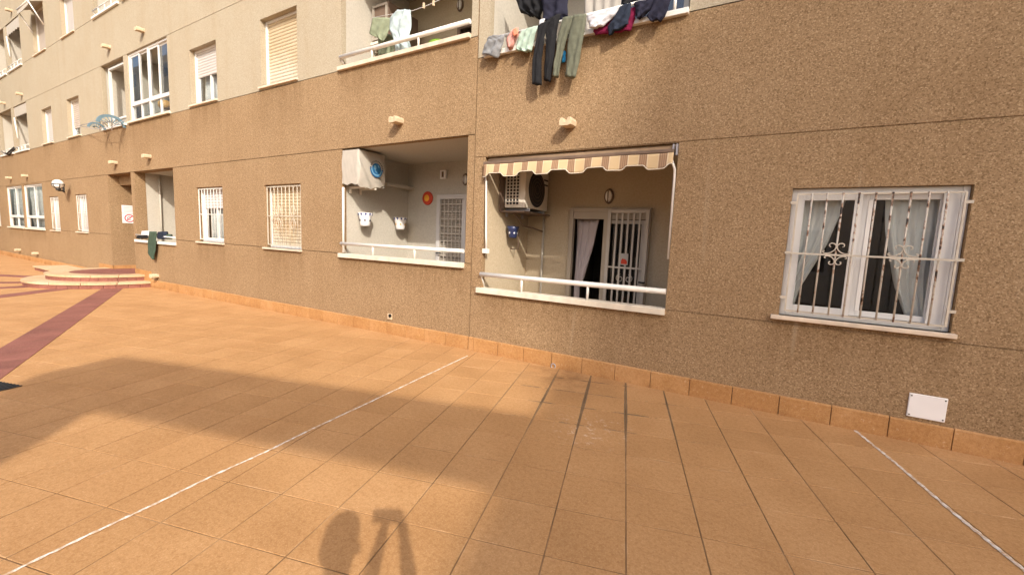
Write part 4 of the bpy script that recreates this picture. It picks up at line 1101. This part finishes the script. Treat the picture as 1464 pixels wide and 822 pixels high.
# folded dark chair on a far balcony
t = empty('folding_chair', P(18, 219, -.02), 'dark folded chair leaning on a far first floor balcony rail', 'chair')
for a, b in (((10, 220), (20, 211)), ((13, 222), (21, 213)), ((6, 219), (14, 222))): MB().tube([P(*a, -.08), P(*b, -.02)], .03, 6).build('leg', 'dark_iron', t)

# projecting awnings on the far upper floor
def small_awning(uvL, uvR, drop, label, out=.7):
    a, b = P(*uvL, 0), P(*uvR, 0); zt = (a.z+b.z)/2
    t = empty('awning', ((a.x+b.x)/2, 0, zt), label, 'awning')
    m = MB(); m.grid([[(x, -out*f, zt-drop*f) for x in (a.x, (a.x+b.x)/2, b.x)] for f in (0, .5, 1)]+[[(x, -out-.01, zt-drop-.14-.03*(i % 2)) for i, x in enumerate((a.x, (a.x+b.x)/2, b.x))]], False)
    o = m.build('fabric', 'cover_cloth', t); s = o.modifiers.new('s', 'SOLIDIFY'); s.thickness = .006
    MB().tube([(a.x, -out, zt-drop), (b.x, -out, zt-drop)], .025, 8).build('front_bar', 'rail_white', t)
    for x in (a.x, b.x): MB().tube([(x, -out, zt-drop), (x, -.02, zt-drop-.6)], .02, 6).build('arm', 'rail_white', t)
small_awning((45, 14), (61, 2), .16, 'small grey awning on white arms at the highest left window', .34)
def drop_awning(o, label):
    x0, x1, z0, z1 = o[:4]
    t = empty('awning', ((x0+x1)/2, 0, z1), label, 'awning')
    m = MB(); N = 24
    m.grid([[(x0+.05+(x1-x0-.1)*q/N, .02, z1-.03 if r == 0 else z1-.36-.04*(q % 4 > 1)) for q in range(N+1)] for r in (0, 1)], False)
    f = m.build('valance', 'cover_cloth', t); s = f.modifiers.new('s', 'SOLIDIFY'); s.thickness = .006
    MB().tube([(x0+.08, .0, z1-.4), (x0+.35, .0, z0+.5)], .025, 6).build('arm', 'rail_white', t)
drop_awning(LO[20], 'rolled beige awning with one white arm on a far second floor balcony'); drop_awning(LO[16], 'rolled beige awning with one white arm on a far first floor balcony')

# things seen through the glazed bay
c = Vector((-13.9, .5, 4.62))
tag(MB().lathe(c, [(.0, -.05), (.1, -.05), (.16, .02), (.15, .12), (.08, .18), (0, .19)], 14).build('wicker_basket', 'ochre'), 'round wicker basket standing inside the glazed bay', 'basket')

# ground grate at the left
g = [G(0, 549), G(30, 549.5), G(4, 557.5), G(-14, 556)]
t = empty('floor_grate', (g[0].x, g[0].y, gz(g[0].x)), 'black slotted floor grate in the tiles at the left photo edge', 'grate')
gc = sum(g, Vector((0, 0, 0)))/4 - UV[0]*.17
d1 = UV[1]; d0 = UV[0]
def gpoly(a0, a1, b0, b1, z0, dz, m):
    m.prism([Vector((p.x, p.y, gz(p.x)+z0)) for p in (gc+d0*a0+d1*b0, gc+d0*a1+d1*b0, gc+d0*a1+d1*b1, gc+d0*a0+d1*b1)], (0, 0, dz)); return m
gpoly(-.2, .2, -.11, .11, -.005, .009, MB()).build('tray', 'black_gap', t)
for q in range(9): a = -.2+q*.05; gpoly(a-.008, a+.008, -.108, .108, .004, .006, MB()).build('slat', 'dark_iron', t)

# ------------------------------------------------------------------ building across the courtyard (casts the shade)
def off(x, y, z, H):                      # point at height H whose shadow falls on (x, y)
    k = H/SUN.z; return Vector((x+SUN.x*k, y+SUN.y*k, z))
opp = empty('opposite_block', (8, -12, 0), 'pale apartment block across the courtyard', 'building')
def uv(u, v): return UV[0]*u+UV[1]*v
far = empty('shade_tower', (45, -45, 0), 'unseen tall tower added to soften the shade edge on the wall', 'building')
H1 = 48.0  # unseen tower, added and outlined to cast a soft shade edge
ring = [(.2, -6), (-1.72, -.8), (-2.0, .1), (-3.55, 1.53), (-4.75, 2.9), (-5.15, 3.9), (-4.9, 5.4), (-4.4, 9), (3, 10), (12, 2), (8, -8)]
pts = [off(x, y, 0, H1) for x, y in ring]
MB().prism([(p.x, p.y, -.05) for p in pts], (0, 0, H1+.05)).build('shade_tower_wall', 'opposite_render', far)
HA = 13.5
H2 = 7.0; H3 = 4.3
def slab(ringxy, Hs, z0, z1, name):
    q = [off(p.x, p.y, 0, Hs) for p in ringxy]
    return MB().prism([(p.x, p.y, z0) for p in q], (0, 0, z1-z0)).build(name, 'opposite_render', opp)
slab([uv(-7.0, -1.72), uv(-1.5, -1.70), uv(-1.5, -.95), uv(-7.0, -.97)], H2, H2-.35, H2, 'terrace_beam')
slab([uv(-6.95, -1.65), uv(-6.15, -1.65), uv(-6.15, -1.02), uv(-6.95, -1.02)], H2, H3-.02, H2-.352, 'terrace_post')
slab([uv(-1.98, -5.3), uv(-1.98, .55), uv(6, .55), uv(6, -5.3)], HA, -.05, HA, 'block_wall')
slab([uv(-16, -14), uv(-16, -5.4), uv(-1.0, -5.4), uv(-1.0, -14)], H3, -.05, H3, 'terrace_block')
wing = empty('reflection_wing', (-40, -15, 0), 'long pale apartment wing closing the far side of the courtyard', 'building')
MB().box(-75, -19, -26, -15, -.1, 18.2).build('reflection_wing_wall', 'opposite_render', wing)  # unseen wing, added so the glass mirrors it instead of blue sky
for fl in range(6):
    for q in range(13):
        xx = -73+q*4
        f = MB().box(xx, xx+1.5, -15, -14.97, 1.1+fl*3, 2.5+fl*3).build('window', 'alu_white', wing)
        MB().box(xx+.08, xx+1.42, -14.97, -14.96, 1.18+fl*3, 2.42+fl*3).build('pane', 'opposite_glass', f)
# windows and doors of the low block face the courtyard
q0 = off(uv(-16, -5.4).x, uv(-16, -5.4).y, 0, H3); q1 = off(uv(-1, -5.4).x, uv(-1, -5.4).y, 0, H3)
for k in range(5):
    for zz in (.9, ):
        a = q0.lerp(q1, .08+k*.2); b = q0.lerp(q1, .16+k*.2); nn = UV[1]
        f = MB().prism([a+Vector((0, 0, zz)), b+Vector((0, 0, zz)), b+Vector((0, 0, zz+1.4)), a+Vector((0, 0, zz+1.4))], nn*.03).build('window', 'alu_white', opp)
        a2, b2 = a.lerp(b, .07), a.lerp(b, .93)
        MB().prism([a2+nn*.03+Vector((0, 0, zz+.08)), b2+nn*.03+Vector((0, 0, zz+.08)), b2+nn*.03+Vector((0, 0, zz+1.32)), a2+nn*.03+Vector((0, 0, zz+1.32))], nn*.01).build('pane', 'opposite_glass', f)

# ------------------------------------------------------------------ photographer
hd = G(487, 784); k = 1.55/SUN.z
HEAD = Vector((hd.x+SUN.x*k, hd.y+SUN.y*k, 1.55))
ZS = HEAD.z-1.575
fh = Vector((fwd.x, fwd.y, 0)).normalized(); rh = Vector((fh.y, -fh.x, 0))
person = empty('person', (HEAD.x, HEAD.y, 0), 'standing person in dark blue shirt raising a phone with both hands', 'person')
def skin(name, mat, chains, par, sub=2):
    """chains: lists of (point, radius) sharing end points"""
    vs, rs, es, idx = [], [], [], {}
    for ch in chains:
        prev = None
        for p, r in ch:
            p = Vector(p); key = tuple(round(a, 4) for a in p)
            if key not in idx: idx[key] = len(vs); vs.append(p); rs.append(r)
            if prev is not None: es.append((prev, idx[key]))
            prev = idx[key]
    pl = wloc(par); me = bpy.data.meshes.new(name); me.from_pydata([tuple(v-pl) for v in vs], es, []); me.update()
    o = bpy.data.objects.new(name, me); COL.objects.link(o); o.parent = par
    o.modifiers.new('skin', 'SKIN')
    if not me.skin_vertices: 
        me.attributes  # skin layer comes with the modifier's data below
    return o, vs, rs
def finish_skin(o, rs, mat, sub):
    bpy.context.view_layer.objects.active = o; o.select_set(True)
    me = o.data
    if not me.skin_vertices: bpy.ops.mesh.customdata_skin_add()
    for sv, r in zip(me.skin_vertices[0].data, rs):
        sv.radius = (r, r) if not isinstance(r, tuple) else r
    me.skin_vertices[0].data[0].use_root = True
    s = o.modifiers.new('sub', 'SUBSURF'); s.levels = sub; s.render_levels = sub
    me.materials.append(MATS[mat]); o.select_set(False)
def L(f, r, z): return HEAD + fh*f + rh*r + Vector((0, 0, (z+ZS if z > .5 else z)-HEAD.z))
pel, chest, neck = L(-.06, 0, .90), L(-.05, 0, 1.22), L(-.02, 0, 1.40)
PH = CAM - fwd*.03
hL, hR = PH - rgt*.012 + Vector((0, 0, -.055)), PH + rgt*.082 + Vector((0, 0, -.03))
def elbow(hand, sg): return Vector((hand.x, hand.y, hand.z-.29)) - fh*.07 + rh*(.05 if sg > 0 else -.06)
chains = [[(pel, (.11, .08)), (L(-.06, 0, 1.05), (.095, .07)), (chest, (.115, .075)), (L(-.04, 0, 1.34), (.085, .06)), (neck, .055), (L(.0, 0, 1.47), .055), (L(.0, 0, 1.56), (.08, .095)), (L(.0, 0, 1.64), (.078, .09)), (L(-.005, 0, 1.69), (.05, .06))]]
for sg, hand in ((-1, hL), (1, hR)):
    shd = L(-.04, sg*.19, 1.35); 
    elb = elbow(hand, sg)
    wr = hand - (hand-elb).normalized()*.06
    chains.append([(L(-.04, 0, 1.34), (.085, .06)), (shd, .06), ((shd+elb)/2, .05), (elb, .042), ((elb+wr)/2, .038), (wr, .026), (hand, .034)])
    hip = L(-.06, sg*.1, .86)
    chains.append([(pel, (.11, .08)), (hip, .095), (L(-.05, sg*.12, .48), .062), (L(-.06, sg*.13, .28), .055), (L(-.07, sg*.13, .09), .038), (L(-.0, sg*.14, .04), .04), (L(.09, sg*.15, .035), .035)])
body, vs, rs = skin('body', 'skin', chains, person); finish_skin(body, rs, 'skin', 2)
# clothing as slightly larger shells
sh, vs, rs = skin('shirt', 'shirt_blue', [[(L(-.06, 0, .82), (.20, .155)), (L(-.06, 0, 1.05), (.175, .135)), (chest, (.19, .135)), (L(-.04, 0, 1.335), (.145, .105)), (L(-.025, 0, 1.375), .07)]]+
    [[(L(-.04, 0, 1.335), (.14, .10)), (L(-.04, sg*.19, 1.35), .075), ((L(-.04, sg*.19, 1.35)+elbow(h_, sg))/2, .066)] for sg, h_ in ((-1, hL), (1, hR))], person); finish_skin(sh, rs, 'shirt_blue', 2)
tr_, vs, rs = skin('trousers', 'trouser_dark', [[(L(-.06, 0, .97), (.155, .12)), (L(-.06, 0, .88), (.165, .125))]]+[[(L(-.06, 0, .88), (.165, .125)), (L(-.055, sg*.1, .80), .108), (L(-.05, sg*.12, .48), .08), (L(-.06, sg*.13, .28), .07), (L(-.07, sg*.13, .10), .062)] for sg in (-1, 1)], person); finish_skin(tr_, rs, 'trouser_dark', 2)
for sg in (-1, 1):
    s_, vs, rs = skin('shoe', 'shoe', [[(L(-.10, sg*.13, .045), .045), (L(.0, sg*.14, .045), .048), (L(.12, sg*.155, .035), .038)]], person); finish_skin(s_, rs, 'shoe', 2)
m = MB(); m.lathe((0, 0, 0), [(.0, .115), (.045, .108), (.078, .08), (.094, .04), (.098, 0), (.092, -.05), (.07, -.09)], 20)
mt = Matrix((rh, fh, Vector((0, 0, 1)))).transposed()
m.v = [L(-.022, 0, 1.655) + mt @ Vector((v.x*.92, v.y*1.08 - (.03 if v.z < 0 else 0), v.z)) for v in m.v]
m.build('hair', 'hair', person)
# face
for sg in (-1, 1):
    m = MB(); m.lathe((0, 0, 0), [(0, .012), (.009, .008), (.012, 0), (.009, -.008), (0, -.012)], 10); m.v = [L(.083, sg*.033, 1.60)+v for v in m.v]; m.build('eye', 'ceramic', person)
    m = MB(); m.lathe((0, 0, 0), [(0, .006), (.005, .004), (.006, 0), (.005, -.004), (0, -.006)], 8); m.v = [L(.0935, sg*.033, 1.60)+v for v in m.v]; m.build('iris', 'bracket_brown', person)
    m = MB(); m.lathe((0, 0, 0), [(0, .03), (.012, .024), (.016, 0), (.011, -.024), (0, -.03)], 10); m.v = [L(-.005, sg*.085, 1.585)+v for v in m.v]; m.build('ear', 'skin', person)
m = MB(); m.prism([L(.085, -.012, 1.605), L(.085, .012, 1.605), L(.09, .017, 1.565), L(.09, -.017, 1.565)], fh*.018); m.build('nose', 'skin', person, bevel=.006)
m = MB(); m.box(-.024, .024, -.004, .004, -.006, .006); m.v = [L(.088, 0, 1.535)+mt @ v for v in m.v]; m.build('mouth', 'disc_red', person, bevel=.003)
# fingers curled round the phone edges, thumbs on its back
for sg, hand in ((-1, hL), (1, hR)):
    for q, (dz, ln) in enumerate(((.045, .03), (.025, .034), (.004, .032), (-.016, .026))):
        b0 = hand + rgt*sg*.005 + Vector((0, 0, dz)) - fwd*.006
        e1 = hand - rgt*sg*.004 + Vector((0, 0, dz+.006)) + fwd*.006; e2 = e1 - rgt*sg*(ln*.25) + Vector((0, 0, .003)) + fwd*.001
        fo, vs, rs = skin('finger', 'skin', [[(b0-rgt*sg*-.012, .009), (b0, .0085), (e1, .008), (e2, .007)]], person); finish_skin(fo, rs, 'skin', 1)
    fo, vs, rs = skin('thumb', 'skin', [[(hand-fwd*.01, .012), (hand-rgt*sg*.02-fwd*.02+Vector((0, 0, .015)), .010), (hand-rgt*sg*.035-fwd*.018+Vector((0, 0, .03)), .008)]], person); finish_skin(fo, rs, 'skin', 1)
m = MB(); m.box(-.078, .078, -.004, .004, -.04, .04)
mt2 = Matrix((rgt, fwd, -dwn)).transposed(); ph = PH
m.v = [ph + mt2 @ v for v in m.v]
tag(m.build('phone', 'dark_iron', bevel=.003), 'black phone held sideways by the photographer', 'phone')
